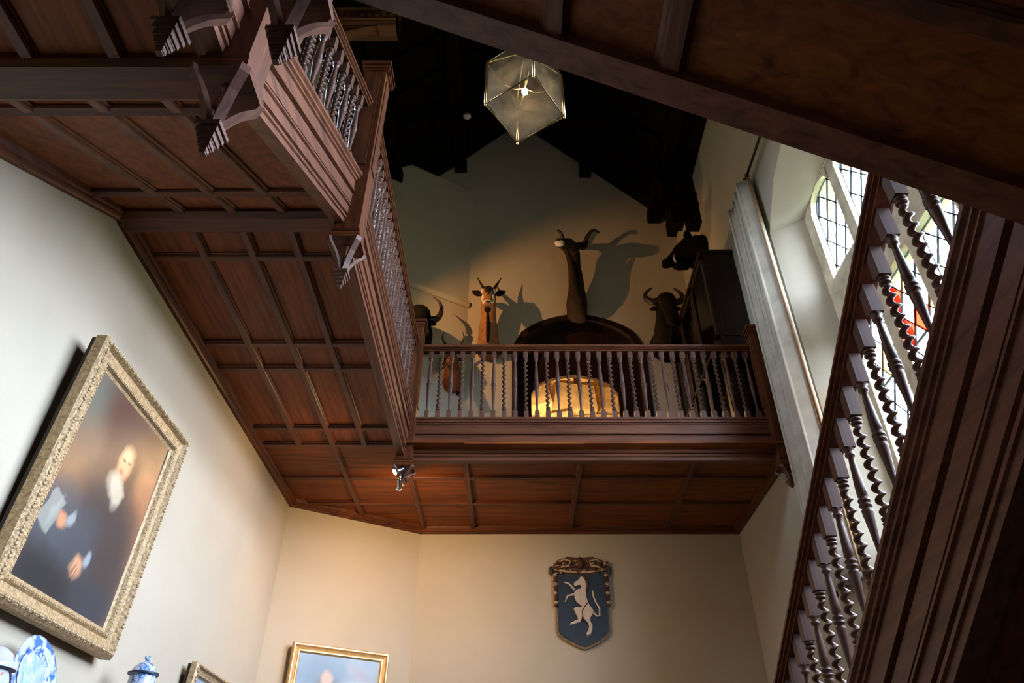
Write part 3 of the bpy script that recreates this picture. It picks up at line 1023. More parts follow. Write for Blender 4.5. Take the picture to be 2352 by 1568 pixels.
part(MB().prism((XA, Y2 - 0.05, f2r(XA)), (XB, Y2 - 0.05, f2r(XB)), (0, 1, 0), RAIL), 'handrail', 'oak_x', s2)
for i in range(14):
    x = -0.55 + 0.1375 * i
    place('baluster', S_W if i % 2 else S_T, (x, Y2 - 0.05, f2t(x) - 0.02), s2)
s3 = thing('stair_balustrade', 'oak balustrade of the short upper flight at the top left', 'balustrade', (XL - 0.03, 2.5, f3t(2.5)))
part(MB().prism((xb, 1.70, f3r(1.70)), (xb, 3.36, f3r(3.36)), (1, 0, 0), RAIL), 'handrail', 'oak_y', s3)
for i in range(11):
    y = 1.84 + 0.1375 * i
    place('baluster', S_W if i % 2 else S_T, (xb, y, f3t(y) - 0.02), s3)

# ------------------------------------------------------------------ newel posts with pierced pendants
def newel(x, y, zb, zt, drop, label, cap=True):
    """zb = underside of the strings, zt = top of the cap, drop = pendant length"""
    t = thing('newel_post', label, 'newel post', (x, y, zb))
    w = 0.085
    m = MB()
    m.box((x - w, y - w, zb - 0.03), (x + w, y + w, zt - 0.09))
    post = part(m, 'post', 'oak_z', t)
    for sx, sy in ((1, 0), (-1, 0), (0, 1), (0, -1)):
        m = MB()
        a, b = zb + 0.62, zt - 0.2
        if sx:
            m.box((x + sx * w - 0.004, y - 0.05, a), (x + sx * w + 0.008, y + 0.05, b)) if sx > 0 else m.box((x - w - 0.008, y - 0.05, a), (x - w + 0.004, y + 0.05, b))
        else:
            m.box((x - 0.05, y + w - 0.004, a), (x + 0.05, y + w + 0.008, b)) if sy > 0 else m.box((x - 0.05, y - w - 0.008, a), (x + 0.05, y - w + 0.004, b))
        part(m, 'raised_panel', 'oak_z', post)
    # cap
    c = MB()
    for k_, (hw, z0_, z1_) in enumerate(((0.098, -0.115, -0.095), (0.110, -0.095, -0.075), (0.095, -0.075, -0.045), (0.118, -0.045, -0.015))):
        c.box((x - hw, y - hw, zt + z0_), (x + hw, y + hw, zt + z1_))
    cp = part(c, 'cap', 'oak_x', t)
    for i_ in range(3):
        for j_ in range(3):
            if i_ == 1 and j_ == 1:
                continue
            part(MB().ball((x + (i_ - 1) * 0.075, y + (j_ - 1) * 0.075, zt - 0.012), 0.026, 8, 5), 'bead', 'oak_x', cp)
    # moulded foot of the post
    m = MB()
    zz = zb - 0.03
    for hw, d in ((0.094, 0.018), (0.088, 0.012), (0.100, 0.018), (0.092, 0.012), (0.104, 0.022)):
        m.box((x - hw, y - hw, zz - d), (x + hw, y + hw, zz))
        zz -= d
    foot = part(m, 'collar', 'oak_x', t)
    pd = MB()
    L = drop - (zb - zz)
    pd.lathe([(0.014, zz - L * 0.7), (0.014, zz - 0.01), (0.03, zz)], 6, (x, y, 0))
    pd_o = part(pd, 'pendant', 'oak_z', t)
    for k_ in range(4):
        a = math.pi / 2 * k_ + math.pi / 4
        ux, uy = math.cos(a), math.sin(a)
        vx, vy = -uy, ux
        pts = []
        for i_ in range(9):
            s_ = i_ / 8
            rr = 0.118 * (1 - s_) ** 1.35 + 0.030
            rr += 0.012 * math.sin(min(1.0, s_ / 0.3) * math.pi)
            pts.append((rr, zz - s_ * (L * 0.66)))
        m = MB()
        vs = []
        for j_, (rr, z_) in enumerate(pts):
            wd = 0.019
            th = 0.024
            for rr2, sw in ((rr, -1), (rr, 1), (rr - th, 1), (rr - th, -1)):
                vs.append((x + ux * rr2 + vx * wd * sw, y + uy * rr2 + vy * wd * sw, z_))
        fs = []
        for j_ in range(8):
            for i_ in range(4):
                fs.append((j_ * 4 + i_, j_ * 4 + (i_ + 1) % 4, j_ * 4 + 4 + (i_ + 1) % 4, j_ * 4 + 4 + i_))
        fs += [(0, 1, 2, 3), (35, 34, 33, 32)]
        m.add(vs, fs)
        part(m, 'scroll_bracket', 'baluster_oak', pd_o)
    m = MB()
    z1_ = zz - L * 0.64
    d = L * 0.36 / 5
    for i_, hw in enumerate((0.046, 0.038, 0.030, 0.022, 0.013)):
        m.box((x - hw, y - hw, z1_ - d * 0.72), (x + hw, y + hw, z1_))
        m.box((x - hw * 0.8, y - hw * 0.8, z1_ - d), (x + hw * 0.8, y + hw * 0.8, z1_ - d * 0.7))
        z1_ -= d
    part(m, 'tip', 'baluster_oak', pd_o)
    return t
newel(XL, 1.27, 2.55, 4.35, 0.50, 'newel with pierced pendant at the very top left corner of the landing')
newel(XL, 1.66, 2.55, 4.35, 0.50, 'newel with pierced pendant at the foot of the short upper flight')
newel(-0.745, 1.30, 2.55, 4.45, 0.50, 'newel with pierced pendant where the overhead flight reaches the landing')
newel(XL, 3.47, 3.45, 5.33, 0.47, 'newel with pierced pendant at the near end of the left gallery')
newel(XL - 0.02, YG - 0.01, 3.46, 5.25, 0.30, 'corner newel of the gallery carrying the two spotlights')
newel(2.852, YG - 0.02, 3.46, 5.16, 0.32, 'newel against the right wall at the end of the back gallery')
newel(X1 + 0.03, 1.32, 1.25, 3.0, 0.42, 'newel at the head of the right hand flight')
newel(X1 + 0.05, YE + 0.08, FL + 0.145, f1r(YE) + 0.35, 0.135, 'bottom newel standing at the foot of the right hand flight')

# ------------------------------------------------------------------ lantern
LC = Vector((0.118, 3.96, 5.5))
lan = thing('hanging_lantern', 'square glazed brass lantern hanging with its bulb lit', 'lantern', tuple(LC))
hs, LH, rt = 0.256, 0.63, R(-34.3)
def lp(sx, sy, z, sc=1.0):
    c_, s_ = math.cos(rt), math.sin(rt)
    return (LC.x + (sx * c_ - sy * s_) * hs * sc, LC.y + (sx * s_ + sy * c_) * hs * sc, LC.z + z)
cor = [(-1, -1), (1, -1), (1, 1), (-1, 1)]
for i in range(4):
    a, b = cor[i], cor[(i + 1) % 4]
    for z in (0, LH):
        part(MB().tube([lp(*a, z), lp(*b, z)], 0.007, 6), 'frame_bar', 'brass_shaded', lan)
    part(MB().tube([lp(*a, 0), lp(*a, LH)], 0.012, 6), 'corner_post', 'brass', lan)
    part(MB().ball(lp(*a, -0.015), 0.013, 8, 5), 'finial', 'brass', lan)
    part(MB().tube([lp(*a, LH), lp(*a, LH + 0.08, 0.75), lp(*a, LH + 0.2, 0.3), lp(0, 0, LH + 0.28)], [0.007, 0.007, 0.007, 0.006], 6), 'crown_arm', 'brass', lan)
    part(MB().tube([lp(0, 0, LH * 0.52), lp(a[0], a[1], LH * 0.46, 0.25), lp(a[0], a[1], LH * 0.52, 0.5)], [0.006, 0.006, 0.006], 6), 'candle_arm', 'brass', lan)
    m = MB()
    m.add([lp(*a, 0.0, 0.97), lp(*b, 0.0, 0.97), lp(*b, LH, 0.97), lp(*a, LH, 0.97), lp(*a, 0.0, 0.955), lp(*b, 0.0, 0.955), lp(*b, LH, 0.955), lp(*a, LH, 0.955)],
          [(0, 1, 2, 3), (7, 6, 5, 4), (0, 4, 5, 1), (1, 5, 6, 2), (2, 6, 7, 3), (3, 7, 4, 0)])
    part(m, 'pane', 'lantern_glass', lan)
m = MB()
m.add([lp(*c, 0.0, 0.97) for c in cor] + [lp(*c, 0.004, 0.97) for c in cor], [(0, 1, 2, 3), (7, 6, 5, 4), (0, 4, 5, 1), (1, 5, 6, 2), (2, 6, 7, 3), (3, 7, 4, 0)])
part(m, 'pane', 'lantern_glass', lan)
part(MB().tube([lp(0, 0, LH + 0.3), lp(0, 0, LH * 0.52)], 0.008, 8), 'stem', 'brass', lan)
part(MB().ball(lp(0, 0, LH * 0.44), (0.03, 0.03, 0.042), 12, 8), 'bulb', 'bulb_glow', lan)
zt_ = RIDGE - abs(LC.x - XC) * 1.05
ch = MB()
zz = LC.z + LH + 0.28
while zz < zt_ - 0.1:
    ch.box((LC.x - 0.006, LC.y - 0.012, zz), (LC.x + 0.006, LC.y + 0.012, zz + 0.05))
    ch.box((LC.x - 0.012, LC.y - 0.006, zz + 0.045), (LC.x + 0.012, LC.y + 0.006, zz + 0.095))
    zz += 0.09
co = part(ch, 'chain', 'iron', lan)
lb = bpy.data.lights.new('lantern_bulb', 'POINT')
lb.energy = 4
lb.color = (1.0, 0.72, 0.42)
lb.shadow_soft_size = 0.05
lbo = bpy.data.objects.new('lantern_bulb', lb)
COL.objects.link(lbo)
lbo.location = (LC.x, LC.y, LC.z + LH * 0.44 - 0.08)

# ------------------------------------------------------------------ spotlights
def spot(loc, aim, label, energy, ang, blend=0.6, glow='spot_glow', bracket=None, L=0.11, r=0.035):
    t = thing('spotlight', label, 'spotlight', loc, None, 'small chrome spotlights')
    d = (Vector(aim) - Vector(loc)).normalized()
    p = Vector(loc)
    part(MB().tube([p - d * L, p - d * L * 0.9, p - d * L * 0.4, p], [r * 0.45, r * 0.6, r * 0.65, r], 12, True), 'housing', 'chrome', t)
    part(MB().tube([p - d * 0.006, p + d * 0.004], [r * 0.92, r * 0.92], 12), 'lamp_face', glow, t)
    if bracket:
        part(MB().tube([p - d * L * 0.8, bracket], [0.01, 0.01], 6), 'bracket', 'chrome', t)
    l = bpy.data.lights.new('spot_beam', 'SPOT')
    l.energy = energy
    l.color = (1.0, 0.60, 0.27) if 'animal' not in label else (1.0, 0.50, 0.18)
    l.spot_size = R(ang)
    l.spot_blend = blend
    l.shadow_soft_size = 0.02
    o = bpy.data.objects.new('spot_beam', l)
    COL.objects.link(o)
    o.location = p + d * 0.012
    o.rotation_euler = d.to_track_quat('-Z', 'Y').to_euler()
    return t
spot((-1.185, 6.63, 3.25), (-2.6, 5.9, 2.2), 'upper chrome spotlight under the corner newel pointing left', 45, 160, 0.9, 'spot_glow', (-1.13, 6.72, 3.36))
spot((-1.13, 6.68, 3.10), (-1.2, 8.7, 2.0), 'lower chrome spotlight under the corner newel pointing down', 150, 165, 0.9, 'spot_glow', (-1.12, 6.72, 3.32))
spot((-2.25, 6.7, 6.9), (0.9, 9.2, 7.0), 'assumed unseen spotlight on the left wall washing the animal heads', 230, 72, 0.6, 'spot_glow', (-2.65, 6.7, 6.95))  # assumed lamp out of view, added to light the heads from the left

# ------------------------------------------------------------------ arched doorway and glowing alcove beyond
dw = thing('arched_doorway', 'dark oak lined arched doorway in the upper end wall', 'doorway', (1.05, YU, ZF))
outer_a = arch_pts(AX0 - 0.0, AX1 + 0.0, ZF, 6.66, 7.345)
inner_a = arch_pts(AX0 + 0.09, AX1 - 0.09, ZF, 6.60, 7.25)
def ring(t, A, B, y0, y1, nm, mat):
    k = len(A)
    m = MB()
    vs = [(x, y0, z) for x, z in A] + [(x, y0, z) for x, z in B] + [(x, y1, z) for x, z in A] + [(x, y1, z) for x, z in B]
    fs = []
    for i in range(1, k):
        j = (i + 1) % k
        fs += [(i, j, k + j, k + i), (2 * k + i, 3 * k + i, 3 * k + j, 2 * k + j), (k + i, k + j, 3 * k + j, 3 * k + i), (i, 2 * k + i, 2 * k + j, j)]
    m.add(vs, fs)
    return part(m, nm, mat, t)
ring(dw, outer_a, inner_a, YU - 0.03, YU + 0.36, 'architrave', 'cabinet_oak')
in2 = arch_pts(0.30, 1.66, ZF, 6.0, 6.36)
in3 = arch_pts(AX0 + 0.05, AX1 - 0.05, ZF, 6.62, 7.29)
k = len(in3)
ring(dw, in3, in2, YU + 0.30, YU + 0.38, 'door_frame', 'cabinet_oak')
# shallow stone recess behind, built of rough blocks
al = thing('stone_alcove', 'rough yellow stone recess glowing inside the dark archway', 'alcove', (1.0, YU + 1.0, ZF))
part(MB().box((-0.1, YU + 1.30, ZF), (2.2, YU + 1.42, 7.6)), 'backing', 'alcove_stone', al)
part(MB().box((-0.2, YU + 0.36, ZF), (-0.1, YU + 1.42, 7.6)), 'side_wall', 'alcove_stone', al)
part(MB().box((2.2, YU + 0.36, ZF), (2.3, YU + 1.42, 7.6)), 'side_wall', 'alcove_stone', al)
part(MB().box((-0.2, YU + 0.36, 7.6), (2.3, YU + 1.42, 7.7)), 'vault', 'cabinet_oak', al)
part(MB().box((-0.2, YU + 0.3, ZF - 0.1), (2.3, YU + 1.42, ZF)), 'threshold', 'oak_x', al)
zrow = ZF
rr = random.Random(3)
while zrow < 7.5:
    hh = rr.uniform(0.40, 0.70)
    xx = -0.1 + rr.uniform(-0.2, 0)
    while xx < 2.2:
        ww = rr.uniform(0.35, 0.85)
        a, b = max(-0.1, xx), min(2.2, xx + ww)
        if b - a > 0.08:
            dz = lambda: rr.uniform(-0.075, 0.075)
            dp = rr.uniform(0.04, 0.34)
            y1 = YU + 1.31
            fr_ = [(a + 0.01, zrow + 0.01 + dz()), (b - 0.01, zrow + 0.01 + dz()), (b - 0.01, zrow + hh + dz()), (a + 0.01, zrow + hh + dz())]
            ft = [(a + 0.05 + dz(), zrow + 0.05 + dz()), (b - 0.05 + dz(), zrow + 0.05 + dz()), (b - 0.05 + dz(), zrow + hh - 0.05 + dz()), (a + 0.05 + dz(), zrow + hh - 0.05 + dz())]
            m = MB()
            m.add([(x, y1, z) for x, z in fr_] + [(x, y1 - dp + dz(), z) for x, z in ft], [(0, 1, 2, 3), (4, 7, 6, 5), (0, 4, 5, 1), (1, 5, 6, 2), (2, 6, 7, 3), (3, 7, 4, 0)])
            part(m, 'stone', 'alcove_stone', al)
        xx += ww
    zrow += hh
for i, x in enumerate((0.47, 0.66)):
    t = thing('uplighter', 'small lamp standing in the doorway, ' + ('left' if i == 0 else 'right') + ' of the two', 'lamp', (x, YU + 0.55, ZF), None, 'alcove lamps')
    m = MB().lathe([(0.07, 0), (0.07, 0.015), (0.012, 0.03), (0.012, 1.42), (0.03, 1.44), (0.03, 1.47)], 10, (x, YU + 0.55, ZF))
    part(m, 'stand', 'brass', t)
    part(MB().ball((x, YU + 0.55, ZF + 1.52), 0.035, 10, 6), 'bulb', 'bulb_glow', t)
    l = bpy.data.lights.new('lamp_light', 'POINT')
    l.energy = 30
    l.color = (1.0, 0.66, 0.32)
    l.shadow_soft_size = 0.04
    o = bpy.data.objects.new('lamp_light', l)
    COL.objects.link(o)
    o.location = (x, YU + 0.62, ZF + 1.58)

# plain ledge on the angled wall
m = MB().prism((P1[0] + 0.2 * dv.x, P1[1] + 0.2 * dv.y, 7.52), (P4[0], P4[1], 7.52), (-dn.x, -dn.y, 0), [(0, -0.05), (0.03, -0.05), (0.05, -0.02), (0.06, 0.02), (0.06, 0.05), (0, 0.05)])
o = m.build('trim_2', 'plaster')
tag(o, 'narrow pale plaster ledge on the angled wall above the buffalo', 'ledge', None, 'structure')

# ------------------------------------------------------------------ animal heads
def leaf(t, root, tip, w, mat, nm='ear', n=8):
    root, tip = Vector(root), Vector(tip)
    path = [root + (tip - root) * k_ for k_ in (0, 0.2, 0.5, 0.8, 1.0)]
    part(MB().tube(path, [(w * 0.25, w * 0.3), (w * 0.35, w * 0.9), (w * 0.3, w), (w * 0.2, w * 0.6), (0.004, 0.006)], n, True, (0, 1, 0)), nm, mat, t)
def horn(t, path, r0, r1=0.004, mat='horn', sub=4):
    P = [Vector(p) for p in path]
    out = []
    for i in range(len(P) - 1):
        p0 = P[max(i - 1, 0)]
        p1, p2 = P[i], P[i + 1]
        p3 = P[min(i + 2, len(P) - 1)]
        for s_ in range(sub):
            u = s_ / sub
            out.append(0.5 * ((2 * p1) + (p2 - p0) * u + (2 * p0 - 5 * p1 + 4 * p2 - p3) * u * u + (3 * p1 - p0 - 3 * p2 + p3) * u ** 3))
    out.append(P[-1])
    k_ = len(out)
    rad = [(r0 + (r1 - r0) * (i / (k_ - 1)) ** 1.2) * (1.0 + 0.07 * (i % 2)) for i in range(k_)]
    part(MB().tube(out, rad, 8), 'horn', mat, t)
def smooth_path(path, rad, sub=4):
    P = [Vector(p) for p in path]
    Rr = [r if isinstance(r, (tuple, list)) else (r, r) for r in rad]
    out, ro = [], []
    for i in range(len(P) - 1):
        p0, p1, p2, p3 = P[max(i - 1, 0)], P[i], P[i + 1], P[min(i + 2, len(P) - 1)]
        for s_ in range(sub):
            u = s_ / sub
            out.append(0.5 * ((2 * p1) + (p2 - p0) * u + (2 * p0 - 5 * p1 + 4 * p2 - p3) * u * u + (3 * p1 - p0 - 3 * p2 + p3) * u ** 3))
            w_ = u * u * (3 - 2 * u)
            ro.append((Rr[i][0] * (1 - w_) + Rr[i + 1][0] * w_, Rr[i][1] * (1 - w_) + Rr[i + 1][1] * w_))
    out.append(P[-1])
    ro.append(Rr[-1])
    return out, ro
def animal(t, path, rad, mat, ref=(0, 0, 1)):
    p, r = smooth_path(path, rad)
    return part(MB().tube(p, r, 14, True, ref), 'head', mat, t)
def eye(t, p, r=0.022):
    part(MB().ball(p, r, 8, 5), 'eye', 'glass_eye', t)

# antelope with V horns and black and white face
x = -0.37
t = thing('antelope_head', 'antelope head with straight V horns and black and white face', 'animal head', (x, YU, 6.2), None, 'mounted animal heads')
animal(t, [(x, YU, 6.66), (x, YU - 0.14, 6.60), (x, YU - 0.26, 6.74), (x, YU - 0.34, 7.02), (x, YU - 0.42, 7.28), (x, YU - 0.54, 7.34), (x, YU - 0.64, 7.22), (x, YU - 0.71, 7.04), (x, YU - 0.755, 6.93), (x, YU - 0.765, 6.90)],
       [(0.22, 0.20), (0.21, 0.19), (0.165, 0.155), (0.13, 0.125), (0.12, 0.12), (0.11, 0.115), (0.10, 0.095), (0.075, 0.075), (0.06, 0.07), (0.03, 0.045)], 'hide_tan', (0, -1, 0.3))
part(MB().tube([(x, YU - 0.615, 7.42), (x, YU - 0.69, 7.33), (x, YU - 0.735, 7.22), (x, YU - 0.765, 7.13)], [(0.02, 0.02), (0.03, 0.065), (0.03, 0.05), (0.015, 0.01)], 10, True, (0, -1, 0)), 'blaze', 'horn', t)
part(MB().ball((x, YU - 0.755, 6.965), (0.082, 0.055, 0.060), 12, 8), 'muzzle', 'fur_white', t)
part(MB().ball((x, YU - 0.795, 6.955), (0.040, 0.03, 0.028), 10, 6), 'nose', 'horn', t)
part(MB().ball((x, YU - 0.70, 6.885), (0.055, 0.05, 0.035), 10, 6), 'chin', 'hide_dark', t)
for s_ in (-1, 1):
    part(MB().ball((x + s_ * 0.072, YU - 0.69, 7.11), (0.030, 0.045, 0.085), 8, 6), 'cheek_patch', 'fur_white', t)
    part(MB().ball((x + s_ * 0.090, YU - 0.62, 7.31), (0.030, 0.05, 0.05), 8, 6), 'brow_patch', 'fur_white', t)
    horn(t, [(x + s_ * 0.05, YU - 0.50, 7.42), (x + s_ * 0.11, YU - 0.42, 7.60), (x + s_ * 0.20, YU - 0.36, 7.84)], 0.036)
    leaf(t, (x + s_ * 0.11, YU - 0.48, 7.36), (x + s_ * 0.27, YU - 0.46, 7.46), 0.062, 'hide_dark')
    eye(t, (x + s_ * 0.112, YU - 0.60, 7.27))
part(MB().tube([(x, YU - 0.66, 6.88), (x, YU - 0.46, 6.80), (x, YU - 0.42, 6.65), (x, YU - 0.38, 6.50)], [(0.02, 0.02), (0.04, 0.03), (0.04, 0.03), (0.02, 0.02)], 8), 'throat_mane', 'hide_dark', t)

# kudu
t = thing('antelope_head', 'dark long necked antelope head with spiral horns above the arch', 'animal head', (1.06, YU, 7.1), None, 'mounted animal heads')
animal(t, [(1.06, YU, 7.28), (1.05, YU - 0.20, 7.40), (1.05, YU - 0.32, 7.72), (1.03, YU - 0.40, 8.05), (1.00, YU - 0.48, 8.30), (0.93, YU - 0.60, 8.32), (0.85, YU - 0.74, 8.22), (0.78, YU - 0.86, 8.12), (0.76, YU - 0.90, 8.09)],
       [(0.20, 0.15), (0.21, 0.17), (0.15, 0.125), (0.12, 0.105), (0.13, 0.125), (0.125, 0.12), (0.095, 0.09), (0.075, 0.08), (0.04, 0.05)], 'hide_grey', (0, -1, 0.3))
part(MB().ball((0.765, YU - 0.885, 8.10), (0.085, 0.06, 0.06), 10, 6), 'muzzle', 'fur_white', t)
part(MB().ball((0.74, YU - 0.925, 8.13), (0.05, 0.035, 0.035), 10, 6), 'nose', 'horn', t)
part(MB().tube([(0.90, YU - 0.70, 8.12), (1.0, YU - 0.56, 7.95), (1.03, YU - 0.50, 7.65), (1.05, YU - 0.44, 7.40)], [(0.02, 0.02), (0.06, 0.035), (0.07, 0.05), (0.03, 0.03)], 8), 'throat_mane', 'hide_dark', t)
horn(t, [(1.03, YU - 0.46, 8.40), (1.12, YU - 0.40, 8.52), (1.24, YU - 0.30, 8.58), (1.27, YU - 0.36, 8.72), (1.38, YU - 0.44, 8.84), (1.50, YU - 0.40, 8.82)], 0.062, 0.016)
horn(t, [(0.93, YU - 0.50, 8.42), (0.86, YU - 0.48, 8.50), (0.80, YU - 0.38, 8.58), (0.87, YU - 0.32, 8.68), (0.84, YU - 0.42, 8.78), (0.78, YU - 0.44, 8.84)], 0.062, 0.02)
leaf(t, (1.08, YU - 0.52, 8.34), (1.27, YU - 0.54, 8.47), 0.08, 'hide_grey')
leaf(t, (0.92, YU - 0.52, 8.38), (0.80, YU - 0.50, 8.40), 0.055, 'hide_grey')
eye(t, (0.97, YU - 0.70, 8.30)); eye(t, (0.86, YU - 0.66, 8.32))

# wildebeest
x = 2.42
t = thing('wildebeest_head', 'dark wildebeest head with upcurved horns beside the tall cabinet', 'animal head', (x, YU, 6.3), None, 'mounted animal heads')
animal(t, [(x, YU, 6.70), (x, YU - 0.14, 6.62), (x, YU - 0.28, 6.76), (x, YU - 0.38, 7.02), (x, YU - 0.44, 7.22), (x, YU - 0.56, 7.20), (x, YU - 0.64, 6.98), (x, YU - 0.70, 6.72), (x, YU - 0.72, 6.60)],
       [(0.26, 0.24), (0.26, 0.24), (0.21, 0.20), (0.17, 0.16), (0.13, 0.15), (0.12, 0.14), (0.11, 0.115), (0.10, 0.10), (0.06, 0.07)], 'hide_dark', (0, -1, 0.3))
for s_ in (-1, 1):
    horn(t, [(x + s_ * 0.06, YU - 0.46, 7.28), (x + s_ * 0.19, YU - 0.46, 7.23), (x + s_ * 0.295, YU - 0.44, 7.33), (x + s_ * 0.27, YU - 0.42, 7.46), (x + s_ * 0.17, YU - 0.42, 7.56)], 0.066, 0.012)
    leaf(t, (x + s_ * 0.13, YU - 0.44, 7.14), (x + s_ * 0.26, YU - 0.44, 7.08), 0.045, 'hide_dark')
    eye(t, (x + s_ * 0.125, YU - 0.60, 7.12))
part(MB().tube([(x, YU - 0.66, 6.62), (x, YU - 0.52, 6.56), (x, YU - 0.40, 6.5)], [(0.03, 0.02), (0.07, 0.04), (0.03, 0.02)], 8), 'beard', 'hide_black', t)

# small antelope by the corner
x = -0.90
t = thing('antelope_head', 'small reddish antelope head with curled horns behind the balusters', 'animal head', (x, YU, 5.7), None, 'mounted animal heads')
animal(t, [(x, YU, 5.90), (x, YU - 0.12, 5.86), (x, YU - 0.24, 6.02), (x, YU - 0.32, 6.18), (x, YU - 0.44, 6.14), (x, YU - 0.58, 6.00), (x, YU - 0.68, 5.90), (x, YU - 0.70, 5.88)],
       [(0.15, 0.15), (0.14, 0.14), (0.12, 0.12), (0.10, 0.10), (0.085, 0.09), (0.06, 0.065), (0.05, 0.055), (0.025, 0.03)], 'hide_red', (0, -1, 0.3))
for s_ in (-1, 1):
    horn(t, [(x + s_ * 0.03, YU - 0.34, 6.27), (x + s_ * 0.06, YU - 0.36, 6.40), (x + s_ * 0.14, YU - 0.40, 6.50), (x + s_ * 0.165, YU - 0.42, 6.58), (x + s_ * 0.14, YU - 0.40, 6.68)], 0.026)
    leaf(t, (x + s_ * 0.09, YU - 0.34, 6.2), (x + s_ * 0.2, YU - 0.34, 6.24), 0.04, 'hide_red')
    eye(t, (x + s_ * 0.075, YU - 0.46, 6.14), 0.016)

# buffalo on the angled wall
bx, by = -1.50, 8.62
t = thing('buffalo_head', 'black buffalo head with a heavy curled horn above the corner newel', 'animal head', (bx, diag_y(bx), 6.4), None, 'mounted animal heads')
by = diag_y(bx)
animal(t, [(bx, by, 6.35), (bx + 0.05, by - 0.12, 6.50), (bx + 0.09, by - 0.24, 6.66), (bx + 0.12, by - 0.36, 6.68), (bx + 0.16, by - 0.52, 6.52), (bx + 0.20, by - 0.64, 6.38), (bx + 0.21, by - 0.67, 6.35)],
       [(0.28, 0.3), (0.26, 0.26), (0.2, 0.2), (0.17, 0.17), (0.12, 0.12), (0.1, 0.1), (0.05, 0.06)], 'hide_black', (0, -1, 0.3))
hx, hy = bx + 0.10, by - 0.26
for s_ in (-1, 1):
    ax_, ay_ = dv.x * s_, dv.y * s_ * 0.4
    horn(t, [(hx + ax_ * 0.02, hy + ay_ * 0.02, 6.78), (hx + ax_ * 0.16, hy + ay_ * 0.16, 6.70), (hx + ax_ * 0.30, hy + ay_ * 0.30, 6.74), (hx + ax_ * 0.37, hy + ay_ * 0.37, 6.90), (hx + ax_ * 0.33, hy + ay_ * 0.33, 7.06), (hx + ax_ * 0.20, hy + ay_ * 0.2, 7.16)], 0.075)
    leaf(t, (hx + ax_ * 0.14, hy - 0.04, 6.62), (hx + ax_ * 0.32, hy - 0.04, 6.54), 0.06, 'hide_black')
    eye(t, (bx + 0.13 + s_ * 0.13, by - 0.42, 6.64))

# boar on the right wall
yb_ = 8.05
t = thing('boar_head', 'black boar head with pale tusks jutting over the tall cabinet', 'animal head', (XWR, yb_, 7.4), None, 'mounted animal heads')
animal(t, [(XWR, yb_, 7.62), (2.86, yb_, 7.62), (2.74, yb_ - 0.01, 7.62), (2.62, yb_ - 0.02, 7.56), (2.48, yb_ - 0.03, 7.46), (2.36, yb_ - 0.04, 7.38), (2.285, yb_ - 0.04, 7.35), (2.27, yb_ - 0.04, 7.35)],
       [(0.27, 0.27), (0.28, 0.27), (0.26, 0.24), (0.20, 0.18), (0.125, 0.12), (0.08, 0.08), (0.065, 0.07), (0.03, 0.03)], 'hide_black')
part(MB().tube([(2.62, yb_ - 0.03, 7.36), (2.5, yb_ - 0.05, 7.29), (2.42, yb_ - 0.05, 7.27)], [(0.09, 0.1), (0.05, 0.07), (0.02, 0.03)], 10), 'lower_jaw', 'hide_black', t)
leaf(t, (2.70, yb_ - 0.12, 7.74), (2.69, yb_ - 0.16, 7.96), 0.07, 'hide_black')
leaf(t, (2.84, yb_ + 0.10, 7.80), (2.89, yb_ + 0.05, 8.06), 0.08, 'hide_black')
for s_ in (-1, 1):
    horn(t, [(2.45, yb_ - 0.04 + s_ * 0.07, 7.33), (2.42, yb_ - 0.04 + s_ * 0.11, 7.37), (2.43, yb_ - 0.04 + s_ * 0.12, 7.44)], 0.016, 0.004, 'tusk')
    eye(t, (2.60, yb_ - 0.03 + s_ * 0.16, 7.62))

# ------------------------------------------------------------------ tall cabinet on the gallery
cb = thing('display_cabinet', 'tall dark glazed cabinet standing on the gallery against the right wall', 'cabinet', (2.71, 8.05, ZF))
cx0, cx1, cy0, cy1, cz0, cz1 = 2.50, XWR - 0.01, 7.00, 9.12, ZF, 6.62
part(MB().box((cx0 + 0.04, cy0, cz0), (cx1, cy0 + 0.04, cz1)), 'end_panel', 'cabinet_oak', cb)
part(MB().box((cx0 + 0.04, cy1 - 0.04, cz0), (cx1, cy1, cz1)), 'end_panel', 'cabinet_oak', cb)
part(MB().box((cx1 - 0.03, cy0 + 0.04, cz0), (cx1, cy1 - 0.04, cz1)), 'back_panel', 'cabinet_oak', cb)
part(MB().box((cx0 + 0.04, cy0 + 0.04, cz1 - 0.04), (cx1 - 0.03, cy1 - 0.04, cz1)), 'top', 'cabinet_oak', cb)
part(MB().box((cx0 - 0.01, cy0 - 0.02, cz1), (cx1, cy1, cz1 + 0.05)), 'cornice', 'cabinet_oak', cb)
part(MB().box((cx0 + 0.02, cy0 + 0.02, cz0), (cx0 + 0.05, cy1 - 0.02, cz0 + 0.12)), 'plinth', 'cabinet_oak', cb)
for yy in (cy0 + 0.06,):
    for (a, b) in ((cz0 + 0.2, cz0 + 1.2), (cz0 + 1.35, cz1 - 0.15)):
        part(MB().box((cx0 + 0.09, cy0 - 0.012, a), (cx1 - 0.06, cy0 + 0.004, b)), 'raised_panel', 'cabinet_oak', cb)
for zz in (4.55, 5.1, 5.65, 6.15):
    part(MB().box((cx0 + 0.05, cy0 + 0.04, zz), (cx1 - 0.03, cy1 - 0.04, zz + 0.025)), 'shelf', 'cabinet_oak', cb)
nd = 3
dwid = (cy1 - cy0) / nd
